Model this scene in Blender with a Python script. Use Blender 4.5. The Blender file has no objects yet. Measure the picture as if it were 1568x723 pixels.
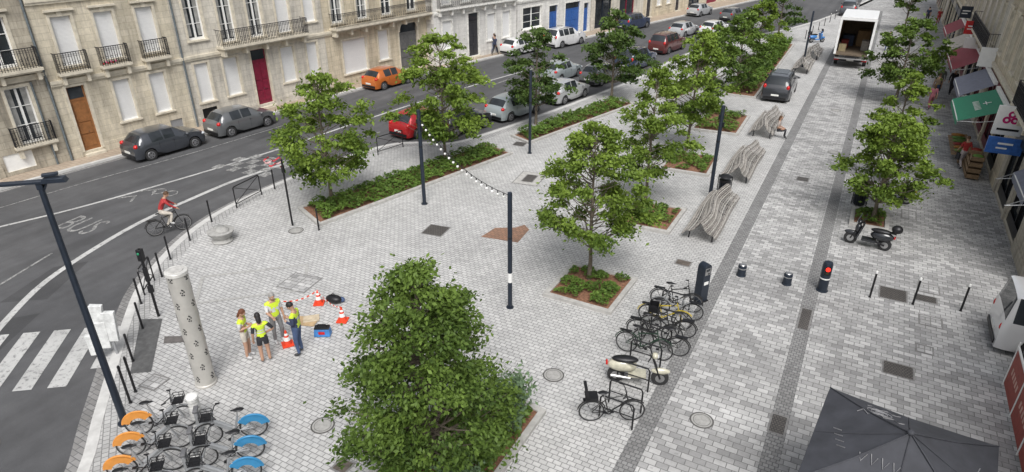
import bpy, math, random, numpy as np
from mathutils import Vector, Matrix
random.seed(7)
scene=bpy.context.scene
R=math.radians
# ------------------------------------------------------------------ materials
MATS={}
def nodes_of(m):
    m.use_nodes=True
    return m.node_tree.nodes,m.node_tree.links,m.node_tree.nodes['Principled BSDF']
def objcoord(n,l,swap=False,rot=0,scale=1):
    tc=n.new('ShaderNodeTexCoord')
    out=tc.outputs['Object']
    if swap:
        s=n.new('ShaderNodeSeparateXYZ');l.new(out,s.inputs[0])
        c=n.new('ShaderNodeCombineXYZ');l.new(s.outputs[0],c.inputs[0]);l.new(s.outputs[2],c.inputs[1]);l.new(s.outputs[1],c.inputs[2])
        out=c.outputs[0]
    if rot:
        mp=n.new('ShaderNodeMapping');mp.inputs['Rotation'].default_value=(0,0,rot);l.new(out,mp.inputs[0]);out=mp.outputs[0]
    return out
def noise(n,l,co,scale,detail=4,rough=.6):
    t=n.new('ShaderNodeTexNoise');t.inputs['Scale'].default_value=scale;t.inputs['Detail'].default_value=detail;t.inputs['Roughness'].default_value=rough
    l.new(co,t.inputs['Vector']);return t.outputs[0]
def ramp(n,l,fac,a,b,ca,cb):
    r=n.new('ShaderNodeValToRGB');r.color_ramp.elements[0].position=a;r.color_ramp.elements[1].position=b
    r.color_ramp.elements[0].color=(*ca,1);r.color_ramp.elements[1].color=(*cb,1);l.new(fac,r.inputs[0]);return r.outputs[0]
def mul(n,l,a,b,fac=1.0,mode='MULTIPLY'):
    m=n.new('ShaderNodeMixRGB');m.blend_type=mode;m.inputs[0].default_value=fac
    for i,x in ((1,a),(2,b)):
        if isinstance(x,tuple): m.inputs[i].default_value=(*x,1)
        else: l.new(x,m.inputs[i])
    return m.outputs[0]
def bump(n,l,p,h,s=.3,d=.02):
    b=n.new('ShaderNodeBump');b.inputs['Strength'].default_value=s;b.inputs['Distance'].default_value=d
    l.new(h,b.inputs['Height']);l.new(b.outputs[0],p.inputs['Normal'])
def M(name,col,rough=.6,metal=0,var=.25,sc=6,coat=0,bp=0,emit=0):
    if name in MATS: return MATS[name]
    m=bpy.data.materials.new(name);n,l,p=nodes_of(m)
    co=objcoord(n,l);nz=noise(n,l,co,sc)
    lo=tuple(c*(1-var) for c in col);hi=tuple(min(1,c*(1+var)) for c in col)
    c=ramp(n,l,nz,.3,.7,lo,hi);l.new(c,p.inputs['Base Color'])
    p.inputs['Roughness'].default_value=rough;p.inputs['Metallic'].default_value=metal
    p.inputs['Coat Weight'].default_value=coat
    if coat: p.inputs['Coat Roughness'].default_value=.05
    if emit:
        p.inputs['Emission Color'].default_value=(*col,1);p.inputs['Emission Strength'].default_value=emit
    if bp: bump(n,l,p,nz,bp)
    MATS[name]=m;return m
def brickmat(name,c1,c2,mortar,w,h,ms,rot=0,swap=False,stain=.25,stsc=.35,bias=0,rough=.8,streak=0,fine=.12,spots=0,bands=0):
    m=bpy.data.materials.new(name);n,l,p=nodes_of(m)
    co=objcoord(n,l,swap,rot)
    b=n.new('ShaderNodeTexBrick');l.new(co,b.inputs['Vector'])
    b.inputs['Color1'].default_value=(*c1,1);b.inputs['Color2'].default_value=(*c2,1);b.inputs['Mortar'].default_value=(*mortar,1)
    b.inputs['Scale'].default_value=1;b.inputs['Brick Width'].default_value=w;b.inputs['Row Height'].default_value=h
    b.inputs['Mortar Size'].default_value=ms;b.inputs['Mortar Smooth'].default_value=.2;b.inputs['Bias'].default_value=bias
    c=b.outputs['Color']
    big=noise(n,l,co,stsc,6,.65)
    c=mul(n,l,c,ramp(n,l,big,.3,.7,(1-stain,)*3,(1+stain*.4,)*3))
    fn=noise(n,l,co,9,5,.7)
    c=mul(n,l,c,ramp(n,l,fn,.25,.75,(1-fine,)*3,(1+fine,)*3))
    if spots:
        sp=noise(n,l,co,2.3,3,.5)
        c=mul(n,l,c,ramp(n,l,sp,.62,.72,(1,1,1),(1-spots,)*3))
        s2=noise(n,l,co,5.5,2,.4)
        c=mul(n,l,c,ramp(n,l,s2,.70,.74,(1,1,1),(1-spots*1.6,)*3))
    if bands:
        mp=n.new('ShaderNodeMapping');mp.inputs['Scale'].default_value=(.12,1.0,1);l.new(co,mp.inputs[0])
        st=noise(n,l,mp.outputs[0],1.1,3,.6)
        c=mul(n,l,c,ramp(n,l,st,.4,.62,(1-bands,)*3,(1.04,)*3))
    if streak:
        mp=n.new('ShaderNodeMapping');mp.inputs['Scale'].default_value=(2.2,.22,1);l.new(co,mp.inputs[0])
        st=noise(n,l,mp.outputs[0],1.3,5,.7)
        c=mul(n,l,c,ramp(n,l,st,.45,.72,(1,1,1),(1-streak,1-streak*1.0,1-streak*.95)))
    l.new(c,p.inputs['Base Color']);p.inputs['Roughness'].default_value=rough
    inv=n.new('ShaderNodeMath');inv.operation='SUBTRACT';inv.inputs[0].default_value=1;l.new(b.outputs['Fac'],inv.inputs[1])
    bump(n,l,p,inv.outputs[0],.35,.01)
    MATS[name]=m;return m
PLAZA=brickmat('plaza_setts',(.535,.53,.52),(.42,.417,.41),(.20,.198,.195),.21,.14,.011,stain=.2,stsc=.3,spots=.13)
ROWS=brickmat('street_setts',(.54,.535,.525),(.29,.288,.285),(.18,.178,.175),.30,.19,.011,stain=.2,stsc=.25,bias=0,spots=.12,bands=.18)
STRIP=brickmat('dark_strip_setts',(.27,.268,.265),(.19,.188,.186),(.11,.11,.11),.14,.12,.012,stain=.2)
TANP=brickmat('footway_slabs',(.43,.35,.27),(.37,.30,.23),(.24,.19,.15),.4,.25,.012,stain=.2)
BORD=brickmat('border_setts',(.47,.465,.455),(.36,.357,.35),(.19,.188,.185),.16,.16,.012,rot=.6)
def stone(name,a,b,streak=.3,w=.75,h=.34):
    return brickmat(name,a,b,tuple(x*.78 for x in b),w,h,.010,swap=True,stain=.28,stsc=.5,streak=streak,rough=.9)
ST_A=stone('limestone_dark',(.47,.425,.34),(.37,.33,.26),.55)
ST_B=stone('limestone_cream',(.66,.595,.47),(.58,.52,.40),.38)
ST_C=stone('limestone_pale',(.65,.61,.53),(.58,.54,.46),.38)
ST_D=stone('limestone_warm',(.63,.555,.42),(.55,.48,.355),.42)
ST_E=stone('painted_stone_white',(.70,.685,.65),(.66,.645,.61),.25)
ST_R=stone('limestone_grey',(.50,.455,.38),(.43,.39,.32),.4)
TRIM=M('stone_trim',(.58,.53,.43),.85,var=.18,sc=3)
SHUT=brickmat('roller_shutter',(.78,.78,.77),(.75,.75,.74),(.55,.55,.55),9.0,.06,.008,swap=True,stain=.08,rough=.5,fine=.03)
GREYSH=brickmat('grey_shutter',(.3,.31,.32),(.27,.28,.29),(.16,.16,.17),9.0,.06,.008,swap=True,stain=.1,rough=.5,fine=.03)
def asphalt(name='asphalt',k=1.0):
    m=bpy.data.materials.new(name);n,l,p=nodes_of(m);co=objcoord(n,l)
    a=noise(n,l,co,.18,5,.6);b=noise(n,l,co,60,3,.7);s=noise(n,l,co,1.1,6,.7)
    c=ramp(n,l,a,.3,.7,(.068*k,.069*k,.073*k),(.10*k,.10*k,.103*k))
    c=mul(n,l,c,ramp(n,l,b,.3,.7,(.7,)*3,(1.3,)*3));c=mul(n,l,c,ramp(n,l,s,.35,.7,(.85,)*3,(1.12,)*3))
    mp=n.new('ShaderNodeMapping');mp.inputs['Scale'].default_value=(1.3,.06,1);mp.inputs['Rotation'].default_value=(0,0,R(7));l.new(co,mp.inputs[0])
    c=mul(n,l,c,ramp(n,l,noise(n,l,mp.outputs[0],1,3,.5),.35,.65,(.82,)*3,(1.1,)*3))
    l.new(c,p.inputs['Base Color']);p.inputs['Roughness'].default_value=.85;bump(n,l,p,b,.3,.01);return m
ASPH=asphalt();ASPH2=asphalt('asphalt_patch',.7)
def worn(name,col,base,th):
    m=bpy.data.materials.new(name);n,l,p=nodes_of(m);co=objcoord(n,l)
    a=noise(n,l,co,7,8,.75);c=ramp(n,l,a,th,th+.12,base,col)
    c=mul(n,l,c,ramp(n,l,noise(n,l,co,.7),.3,.7,(.8,)*3,(1.1,)*3))
    l.new(c,p.inputs['Base Color']);p.inputs['Roughness'].default_value=.7;return m
PAINT=worn('road_paint',(.47,.47,.46),(.2,.2,.2),.36)
PAINTW=worn('road_paint_worn',(.34,.34,.33),(.12,.12,.12),.44)
GRAN=M('granite_kerb',(.40,.39,.37),.8,var=.2,sc=5,bp=.2)
GRANL=M('granite_kerb_light',(.50,.495,.48),.8,var=.15,sc=3)
GUT=brickmat('gutter_setts',(.26,.255,.25),(.2,.195,.19),(.11,.11,.11),.3,.15,.012)
SOIL=M('mulch_soil',(.20,.10,.06),1,var=.5,sc=14,bp=.6)
NAVY=M('navy_metal',(.022,.03,.045),.4,.3,var=.15)
BLACK=M('black_metal',(.02,.02,.022),.4,.4,var=.2)
IRON=M('wrought_iron',(.025,.025,.03),.5,.5)
STEEL=M('brushed_steel',(.42,.42,.42),.35,.8,var=.12)
ALU=M('aluminium_grey',(.36,.37,.38),.4,.4,var=.1)
WHITE=M('white_paint',(.78,.78,.76),.5,var=.05)
RUB=M('rubber',(.025,.025,.026),.8,var=.2)
GLASS=M('window_glass',(.03,.035,.04),.06,0,var=.5,sc=.7)
CURT=M('window_curtain',(.30,.30,.29),.3,0,var=.4,sc=2)
WOOD=M('weathered_wood',(.29,.27,.245),.85,var=.3,sc=5)
BARK=M('bark',(.15,.125,.095),.9,var=.35,sc=12,bp=.4)
CHROME=M('chrome',(.6,.6,.6),.15,1,var=.05)
REDL=M('red_lens',(.5,.01,.01),.2,var=.1)
HEADL=M('head_lamp_lens',(.6,.62,.65),.1,var=.1,coat=.5)
PLATE=M('number_plate',(.7,.7,.66),.4,var=.05)
SLATE=brickmat('roof_tiles',(.30,.17,.11),(.2,.12,.09),(.1,.07,.05),.25,.3,.015,stain=.3)
CAST=brickmat('cast_iron_cover',(.13,.115,.105),(.10,.09,.08),(.04,.04,.04),.08,.08,.012,stain=.3,rough=.6)
CASTR=M('rusty_cover',(.12,.10,.085),.7,.2,var=.4,sc=7)
RUSTP=brickmat('red_repair_setts',(.36,.20,.13),(.26,.155,.11),(.15,.1,.07),.2,.12,.012,stain=.3)
# ------------------------------------------------------------------ mesh builder
class MB:
    def __init__(s): s.v=[];s.f=[];s.mi=[];s.sm=[];s.mats=[];s.M=Matrix.Identity(4)
    def add(s,vs,fs,mat,smooth=False):
        o=len(s.v)
        if mat not in s.mats: s.mats.append(mat)
        k=s.mats.index(mat)
        for v in vs: s.v.append(tuple(s.M@Vector(v)))
        for f in fs: s.f.append(tuple(i+o for i in f));s.mi.append(k);s.sm.append(smooth)
    def box(s,x,y,z,sx,sy,sz,mat,rz=0,rx=0,ry=0,tx=1,ty=1):
        vs=[]
        rot=Matrix.Rotation(rz,4,'Z')@Matrix.Rotation(ry,4,'Y')@Matrix.Rotation(rx,4,'X')
        for dz,kx,ky in ((-.5,1,1),(.5,tx,ty)):
            for dx,dy in ((-.5,-.5),(.5,-.5),(.5,.5),(-.5,.5)):
                p=rot@Vector((dx*sx*kx,dy*sy*ky,dz*sz));vs.append((x+p.x,y+p.y,z+p.z))
        s.add(vs,[(3,2,1,0),(4,5,6,7),(0,1,5,4),(1,2,6,5),(2,3,7,6),(3,0,4,7)],mat)
    def bx(s,x0,x1,y0,y1,z0,z1,mat): s.box((x0+x1)/2,(y0+y1)/2,(z0+z1)/2,x1-x0,y1-y0,z1-z0,mat)
    def tube(s,pts,r,mat,n=8,smooth=True,closed=False):
        pts=[Vector(p) for p in pts];N=len(pts)
        rr=r if isinstance(r,(list,tuple)) else [r]*N
        vs=[];fs=[];up=None
        for i,p in enumerate(pts):
            if closed: t=pts[(i+1)%N]-pts[i-1]
            else: t=pts[min(i+1,N-1)]-pts[max(i-1,0)]
            if t.length<1e-6: t=Vector((0,0,1))
            t.normalize()
            if up is None: up=Vector((0,0,1)) if abs(t.z)<.9 else Vector((1,0,0))
            a=t.cross(up)
            if a.length<1e-3: a=t.cross(Vector((.3,.9,.1)))
            a.normalize();b=a.cross(t).normalized();up=b
            for k in range(n):
                an=2*math.pi*(k+.5)/n;vs.append(p+a*(math.cos(an)*rr[i])+b*(math.sin(an)*rr[i]))
        for i in range(N if closed else N-1):
            j=(i+1)%N
            for k in range(n):
                k2=(k+1)%n;fs.append((i*n+k,j*n+k,j*n+k2,i*n+k2))
        s.add(vs,fs,mat,smooth)
        if not closed:
            s.add([vs[k] for k in range(n)],[tuple(range(n))],mat);s.add([vs[(N-1)*n+k] for k in range(n)],[tuple(range(n-1,-1,-1))],mat)
    def ring(s,c,rad,r,mat,axis='Y',n=24,m=5,a0=0,a1=2*math.pi):
        full=abs(a1-a0-2*math.pi)<1e-4;pts=[]
        k=n if full else n+1
        for i in range(k):
            a=a0+(a1-a0)*i/n
            if axis=='Y': pts.append((c[0]+math.cos(a)*rad,c[1],c[2]+math.sin(a)*rad))
            elif axis=='X': pts.append((c[0],c[1]+math.cos(a)*rad,c[2]+math.sin(a)*rad))
            else: pts.append((c[0]+math.cos(a)*rad,c[1]+math.sin(a)*rad,c[2]))
        s.tube(pts,r,mat,m,True,full)
    def lathe(s,prof,c,mat,n=20,axis='Z',smooth=True):
        vs=[];fs=[]
        for r,z in prof:
            for k in range(n):
                a=2*math.pi*k/n;x,y=math.cos(a)*r,math.sin(a)*r
                if axis=='Z': vs.append((c[0]+x,c[1]+y,c[2]+z))
                elif axis=='Y': vs.append((c[0]+x,c[1]+z,c[2]+y))
                else: vs.append((c[0]+z,c[1]+x,c[2]+y))
        P=len(prof)
        for i in range(P-1):
            for k in range(n):
                k2=(k+1)%n;fs.append((i*n+k,i*n+k2,(i+1)*n+k2,(i+1)*n+k))
        fs.append(tuple(range(n-1,-1,-1)));fs.append(tuple((P-1)*n+k for k in range(n)))
        s.add(vs,fs,mat,smooth)
    def cyl(s,x,y,z0,z1,r,mat,n=16,r2=None): s.lathe([(r,z0),(r if r2 is None else r2,z1)],(x,y,0),mat,n,smooth=True)
    def ball(s,c,r,mat,nu=12,nv=8,zc=-2):
        if not isinstance(r,tuple): r=(r,r,r)
        vs=[];fs=[]
        for i in range(nv+1):
            ph=math.pi*i/nv
            for k in range(nu):
                a=2*math.pi*k/nu
                vs.append((c[0]+r[0]*math.sin(ph)*math.cos(a),c[1]+r[1]*math.sin(ph)*math.sin(a),c[2]+r[2]*max(zc,math.cos(ph))))
        for i in range(nv):
            for k in range(nu):
                k2=(k+1)%nu;fs.append((i*nu+k,(i+1)*nu+k,(i+1)*nu+k2,i*nu+k2))
        s.add(vs,fs,mat,True)
    def poly(s,pts,mat,z=None):
        s.add([(p[0],p[1],z if z is not None else p[2]) for p in pts],[tuple(range(len(pts)))],mat)
    def obj(s,name,loc=(0,0,0),rz=0,parent=None,bev=0,sub=0,sharp=40):
        me=bpy.data.meshes.new(name);me.from_pydata(s.v,[],s.f)
        for m in s.mats: me.materials.append(m)
        me.polygons.foreach_set('material_index',s.mi);me.polygons.foreach_set('use_smooth',s.sm);me.update()
        if any(s.sm) and sharp: me.set_sharp_from_angle(angle=R(sharp))
        o=bpy.data.objects.new(name,me);scene.collection.objects.link(o)
        o.location=loc;o.rotation_euler=(0,0,rz)
        if parent: o.parent=parent
        if bev:
            b=o.modifiers.new('bevel','BEVEL');b.width=bev;b.segments=2;b.limit_method='ANGLE'
        return o
def empty(name,loc=(0,0,0),rz=0):
    e=bpy.data.objects.new(name,None);e.location=loc;e.rotation_euler=(0,0,rz);e.empty_display_size=.2;scene.collection.objects.link(e);return e
# ------------------------------------------------------------------ ground
b=MB();b.poly([(-400,-300),(400,-300),(400,600),(-400,600)],M('ground_earth',(.16,.15,.13),.95),-.16);b.obj('ground')
EDGE=[(-6,-8),(-9.5,-2),(-12.2,2.2),(-14.4,4.8),(-15.9,6.1),(-17.6,7.6),(-19.5,9.3),(-21.1,10.9),(-22.5,13.0),(-23.5,15.2),(-24.0,17.6),(-24.05,20.8),(-23.7,24.5),(-22.9,27.4),(-21.6,28.6),(-19.9,29.4),(-18.9,32.5),(-17.9,37),(-16.8,42.9),(-15.7,50),(-15.2,58),(-13.9,66),(-11.6,73),(-8.6,80),(-5.5,92),(-2,112),(2,140)]
def smoothline(P,k=4):
    out=[]
    for i in range(len(P)-1):
        p0=P[max(i-1,0)];p1=P[i];p2=P[i+1];p3=P[min(i+2,len(P)-1)]
        for j in range(k):
            t=j/k
            out.append(tuple(.5*((2*p1[a])+(-p0[a]+p2[a])*t+(2*p0[a]-5*p1[a]+4*p2[a]-p3[a])*t*t+(-p0[a]+3*p1[a]-3*p2[a]+p3[a])*t**3) for a in (0,1)))
    out.append(P[-1]);return out
E=smoothline(EDGE)
def ribbon(b,line,off0,off1,z,mat,z0=None):
    L=[];Rr=[]
    for i,p in enumerate(line):
        a=line[max(i-1,0)];c=line[min(i+1,len(line)-1)]
        dx,dy=c[0]-a[0],c[1]-a[1];d=math.hypot(dx,dy);nx,ny=dy/d,-dx/d
        L.append((p[0]+nx*off0,p[1]+ny*off0,z));Rr.append((p[0]+nx*off1,p[1]+ny*off1,z))
    n=len(line);b.add(L+Rr,[(i,i+n,i+1+n,i+1) for i in range(n-1)],mat)
    if z0 is not None:
        b.add(L+[(q[0],q[1],z0) for q in L],[(i+n,i,i+1,i+1+n) for i in range(n-1)],mat)
        b.add(Rr+[(q[0],q[1],z0) for q in Rr],[(i,i+n,i+1+n,i+1) for i in range(n-1)],mat)
b=MB();n=len(E)
b.add([(p[0],p[1],0) for p in E]+[(40,p[1],0) for p in E],[(i,i+n,i+1+n,i+1) for i in range(n-1)],PLAZA);b.obj('plaza_paving')
b=MB();ribbon(b,E,-.02,.26,.012,GRANL,-.15);b.obj('kerb')
b=MB();ribbon(b,E,.264,.75,.004,BORD);b.obj('border_paving')
b=MB();ribbon(b,E,-.36,-.022,-.094,GUT);b.obj('road_gutter')
b=MB();b.poly([(-2.78,-8),(40,-8),(40,140),(-2.78,140)],ROWS,.004);b.obj('street_paving')
b=MB()
for x0,x1 in ((-3.25,-2.78),(-.22,.22)): b.poly([(x0,-8),(x1,-8),(x1,100),(x0,100)],STRIP,.008)
b.obj('drainage_paving')
K2=smoothline([(-38.6,-20),(-36.4,0),(-35.2,13.3),(-34.5,19.1),(-33.9,24),(-33.5,28.5),(-32.9,36),(-31.2,45),(-29.6,52),(-27.6,59),(-24.9,70),(-21.5,84),(-16,106),(-8,140)],3)
b=MB();n=len(K2)
b.add([(p[0],p[1],0) for p in K2]+[(-60,p[1],0) for p in K2],[(i+n,i,i+1,i+1+n) for i in range(n-1)],TANP);b.obj('footway')
b=MB();ribbon(b,K2,-.22,.0,.012,GRANL,-.15);b.obj('kerb')
b=MB();ribbon(b,K2,.002,.32,-.094,GUT);b.obj('road_gutter')
b=MB();b.poly([(-60,-60),(8,-60),(8,180),(-60,180)],ASPH,-.10);b.obj('road')
rm=empty('road_markings')
b=MB();z=-.090
ribbon(b,smoothline([(-34.5,4),(-31.6,9.2),(-30.8,11.4),(-29.9,14),(-29.0,18),(-28.3,22),(-27.9,25),(-27.3,32),(-26,42),(-23.6,54)]),-.07,.09,z,PAINT)
ribbon(b,smoothline([(-19.5,3.6),(-21.6,5.9),(-23.1,7.6),(-24.5,9.6),(-25.5,12.2),(-26.1,14.6),(-26.3,17.2),(-26.35,19.6),(-26.0,22.3)]),-.12,.12,z,PAINT)
ribbon(b,smoothline([(-23.6,4.6),(-25.0,7.0),(-25.7,8.7),(-26.5,10.9)]),-.05,.05,z,PAINTW)
ribbon(b,smoothline([(-34.6,10),(-34,16),(-33,22),(-32.3,30)]),1.35,1.43,z,PAINTW)
for i in range(5):
    y=27+i*5.2;ribbon(b,[(-25.2+.11*i*1.2,y),(-25.0+.11*i*1.2,y+2.2)],-.06,.06,z,PAINTW)
for i in range(4):
    for j in range(7):
        if (i+j)%2==0:
            x=-28.9+j*.5;y=20.2+i*.62+j*.06;b.poly([(x,y),(x+.5,y+.05),(x+.5,y+.67),(x,y+.62)],PAINTW,z+.0022)
for i in range(-4,2):
    x,y=-18.15+.72*i,6.4+.55*i
    ux,uy=-.66,.75;wx,wy=.5*.79,.5*.61
    if i==1: L_=2.2;x+=-.5;y+=.55
    else: L_=3.0
    b.poly([(x-wx/2,y-wy/2),(x+wx/2,y+wy/2),(x+wx/2+ux*L_,y+wy/2+uy*L_),(x-wx/2+ux*L_,y-wy/2+uy*L_)],PAINT,z+.002)
for i in range(2):
    x,y=-28.9+i*.15,15.4+i*1.0
    b.poly([(x-.45,y),(x,y+.5),(x+.45,y),(x+.45,y+.16),(x,y+.7),(x-.45,y+.16)],PAINTW,z+.001)
b.ring((-28.4,16.9,-.0965),.3,.03,PAINTW,'Z',16,4);b.ring((-27.7,17.0,-.0965),.3,.03,PAINTW,'Z',16,4)
b.obj('painted_lines',parent=rm)
cu=bpy.data.curves.new('bus_lettering','FONT');cu.body='BUS';cu.size=1.5;cu.align_x='CENTER';cu.align_y='CENTER';cu.materials.append(PAINTW)
o=bpy.data.objects.new('bus_lettering',cu);scene.collection.objects.link(o);o.location=(-28.0,12.9,-.092);o.rotation_euler=(0,0,R(8));o.scale=(.75,1.3,1);o.parent=rm
b=MB()
for P in ([(-24.4,8.0),(-23.2,8.9),(-24.6,11.2),(-25.3,10.3)],[(-31.5,24.5),(-30.3,24.6),(-30.0,31.5),(-31.2,31.4)],[(-21.5,5.2),(-20.9,5.6),(-22.5,8.3),(-23,7.7)],[(-28.6,30.0),(-27.9,30),(-26.4,44),(-27.2,44)]): b.poly(P,ASPH2,-.0965)
b.obj('asphalt_patches')
for x,y,sx,sy,m in ((-14.3,19.6,.85,.85,CAST),(2.5,23.1,.8,.8,CAST),(2.7,18.5,.75,.6,CAST),(-.02,14.5,.35,.7,CAST),(-16.2,13.8,1.1,1.0,ROWS),(-4.5,21.8,.5,.35,CASTR),(0,20.0,.3,1.3,CAST),(3.6,24.1,.6,.6,ROWS),(3.6,21.8,.6,.6,ROWS),(3.5,23.3,.6,.4,CAST),(-13.5,26.6,1.2,1.6,GRAN),(-13.5,26.6,.5,.9,CAST),(-15.8,7.8,.5,.5,ROWS),(-9.0,8.0,.35,.35,CASTR),(3.0,30.8,.5,.9,ROWS),(-16.4,31,.6,.6,CAST),(-11.3,27.5,.6,.5,ROWS),(2.9,37,.6,.6,ROWS),(-1.6,33,.5,.5,CAST),(3.4,20.0,.4,.4,ROWS)):
    b=MB();dz=.004 if m is CAST and (x,y)==(-13.5,26.6) and sx<1 else 0
    b.poly([(-sx/2-.05,-sy/2-.05),(sx/2+.05,-sy/2-.05),(sx/2+.05,sy/2+.05),(-sx/2-.05,sy/2+.05)],M('cover_frame',(.2,.195,.19),.7),.012+dz*2)
    b.poly([(-sx/2,-sy/2),(sx/2,-sy/2),(sx/2,sy/2),(-sx/2,sy/2)],m,.016+dz*2)
    if m is ROWS: b.bx(-.015,.015,-sy/2,sy/2,.016,.019,M('cover_frame',(.2,.195,.19),.7));b.bx(-sx/2,-.016,-.015,.015,.016,.0185,M('cover_frame',(.2,.195,.19),.7))
    b.obj('access_cover',(x,y,0),R(8) if x<-10 else 0)
def disc(name,x,y,r,z0,dark=False):
    b=MB();rm_=M('manhole_ring',(.10,.095,.09),.6,.2)
    for a,c,zz,mt in ((r,r*.87,.003,rm_),(r*.87,0.001,.002,M('manhole_lid',(.33,.325,.31),.8,var=.2,sc=9) if not dark else rm_),(r*.72,r*.68,.0045,rm_)):
        V=[];n_=28
        for k in range(n_): an=2*math.pi*k/n_;V+=[(a*math.cos(an),a*math.sin(an),zz),(c*math.cos(an),c*math.sin(an),zz)]
        b.add(V,[(2*k,2*((k+1)%n_),2*((k+1)%n_)+1,2*k+1) for k in range(n_)],mt)
    b.obj(name,(x,y,z0))
for x,y in ((-10.4,8.8),(-6.0,13.5),(-1.8,13.7),(-19.4,16.8),(-.6,38),(-1.2,47)): disc('manhole_cover',x,y,.31,.009)
disc('manhole_cover',-17.4,4.2,.36,-.096,True)
b=MB();b.poly([(0,0),(1.55,.35),(1.35,1.6),(.95,1.9),(.75,1.45),(.05,1.0)],RUSTP,.01);b.obj('repair_paving',(-12.35,20.0,0),R(-3))
b=MB()
pf=[(-19.6,12.4),(-16.9,14.9),(-15.7,13.5),(-18.3,11.1)]
for i in range(4): ribbon(b,[pf[i],pf[(i+1)%4]],-.06,.06,.010+.0015*i,M('frame_stone',(.36,.355,.34),.8))
b.obj('paving_frame')
b=MB();b.poly([(-16.75,7.7),(-16.3,8.05),(-18.45,9.95),(-19.05,9.6)],M('dark_tactile_mat',(.09,.09,.09),.9),.014)
b.poly([(-17.2,9.1),(-16.3,9.75),(-16.55,9.95),(-17.5,9.35)],M('dark_tactile_mat2',(.12,.11,.105),.9),.017);b.obj('tactile_paving')
# ------------------------------------------------------------------ foliage
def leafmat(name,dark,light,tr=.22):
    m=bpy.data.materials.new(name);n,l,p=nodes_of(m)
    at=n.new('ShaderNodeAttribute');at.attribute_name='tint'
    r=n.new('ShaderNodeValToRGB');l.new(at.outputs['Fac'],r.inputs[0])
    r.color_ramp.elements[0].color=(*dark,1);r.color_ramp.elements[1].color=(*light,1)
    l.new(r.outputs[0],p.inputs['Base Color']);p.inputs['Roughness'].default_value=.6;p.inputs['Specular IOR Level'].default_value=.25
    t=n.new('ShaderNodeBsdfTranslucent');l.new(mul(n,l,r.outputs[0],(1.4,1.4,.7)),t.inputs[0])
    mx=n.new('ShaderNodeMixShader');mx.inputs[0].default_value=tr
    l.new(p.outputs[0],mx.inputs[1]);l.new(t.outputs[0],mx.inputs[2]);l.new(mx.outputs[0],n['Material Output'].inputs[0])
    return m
LF={'a':leafmat('leaves_green',(.022,.050,.010),(.155,.235,.045)),'b':leafmat('leaves_yellowgreen',(.038,.078,.010),(.22,.31,.05)),'c':leafmat('leaves_deep',(.020,.045,.012),(.115,.18,.042)),'g':leafmat('groundcover_green',(.035,.075,.014),(.17,.27,.05)),'s':leafmat('shrub_bluegreen',(.045,.08,.045),(.17,.25,.14))}
def leaf_obj(name,P,U,Wd,ln,wd,tint,mat,parent=None,loc=(0,0,0)):
    n=len(P);U=U/np.linalg.norm(U,axis=1,keepdims=True);Wd=np.cross(U,Wd);Wd/=np.linalg.norm(Wd,axis=1,keepdims=True)+1e-9
    ln=ln[:,None];wd=wd[:,None]
    V=np.empty((n,4,3));V[:,0]=P-U*ln*.5;V[:,1]=P+Wd*wd*.5;V[:,2]=P+U*ln*.5;V[:,3]=P-Wd*wd*.5
    me=bpy.data.meshes.new(name);me.from_pydata(V.reshape(-1,3).tolist(),[],np.arange(n*4).reshape(n,4).tolist())
    ca=me.color_attributes.new('tint','FLOAT_COLOR','POINT')
    c=np.repeat(np.clip(tint,0,1),4);arr=np.stack([c,c,c,np.ones_like(c)],1).astype(np.float32);ca.data.foreach_set('color',arr.ravel())
    me.materials.append(mat);o=bpy.data.objects.new(name,me);scene.collection.objects.link(o);o.location=loc
    if parent:o.parent=parent
    return o
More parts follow.
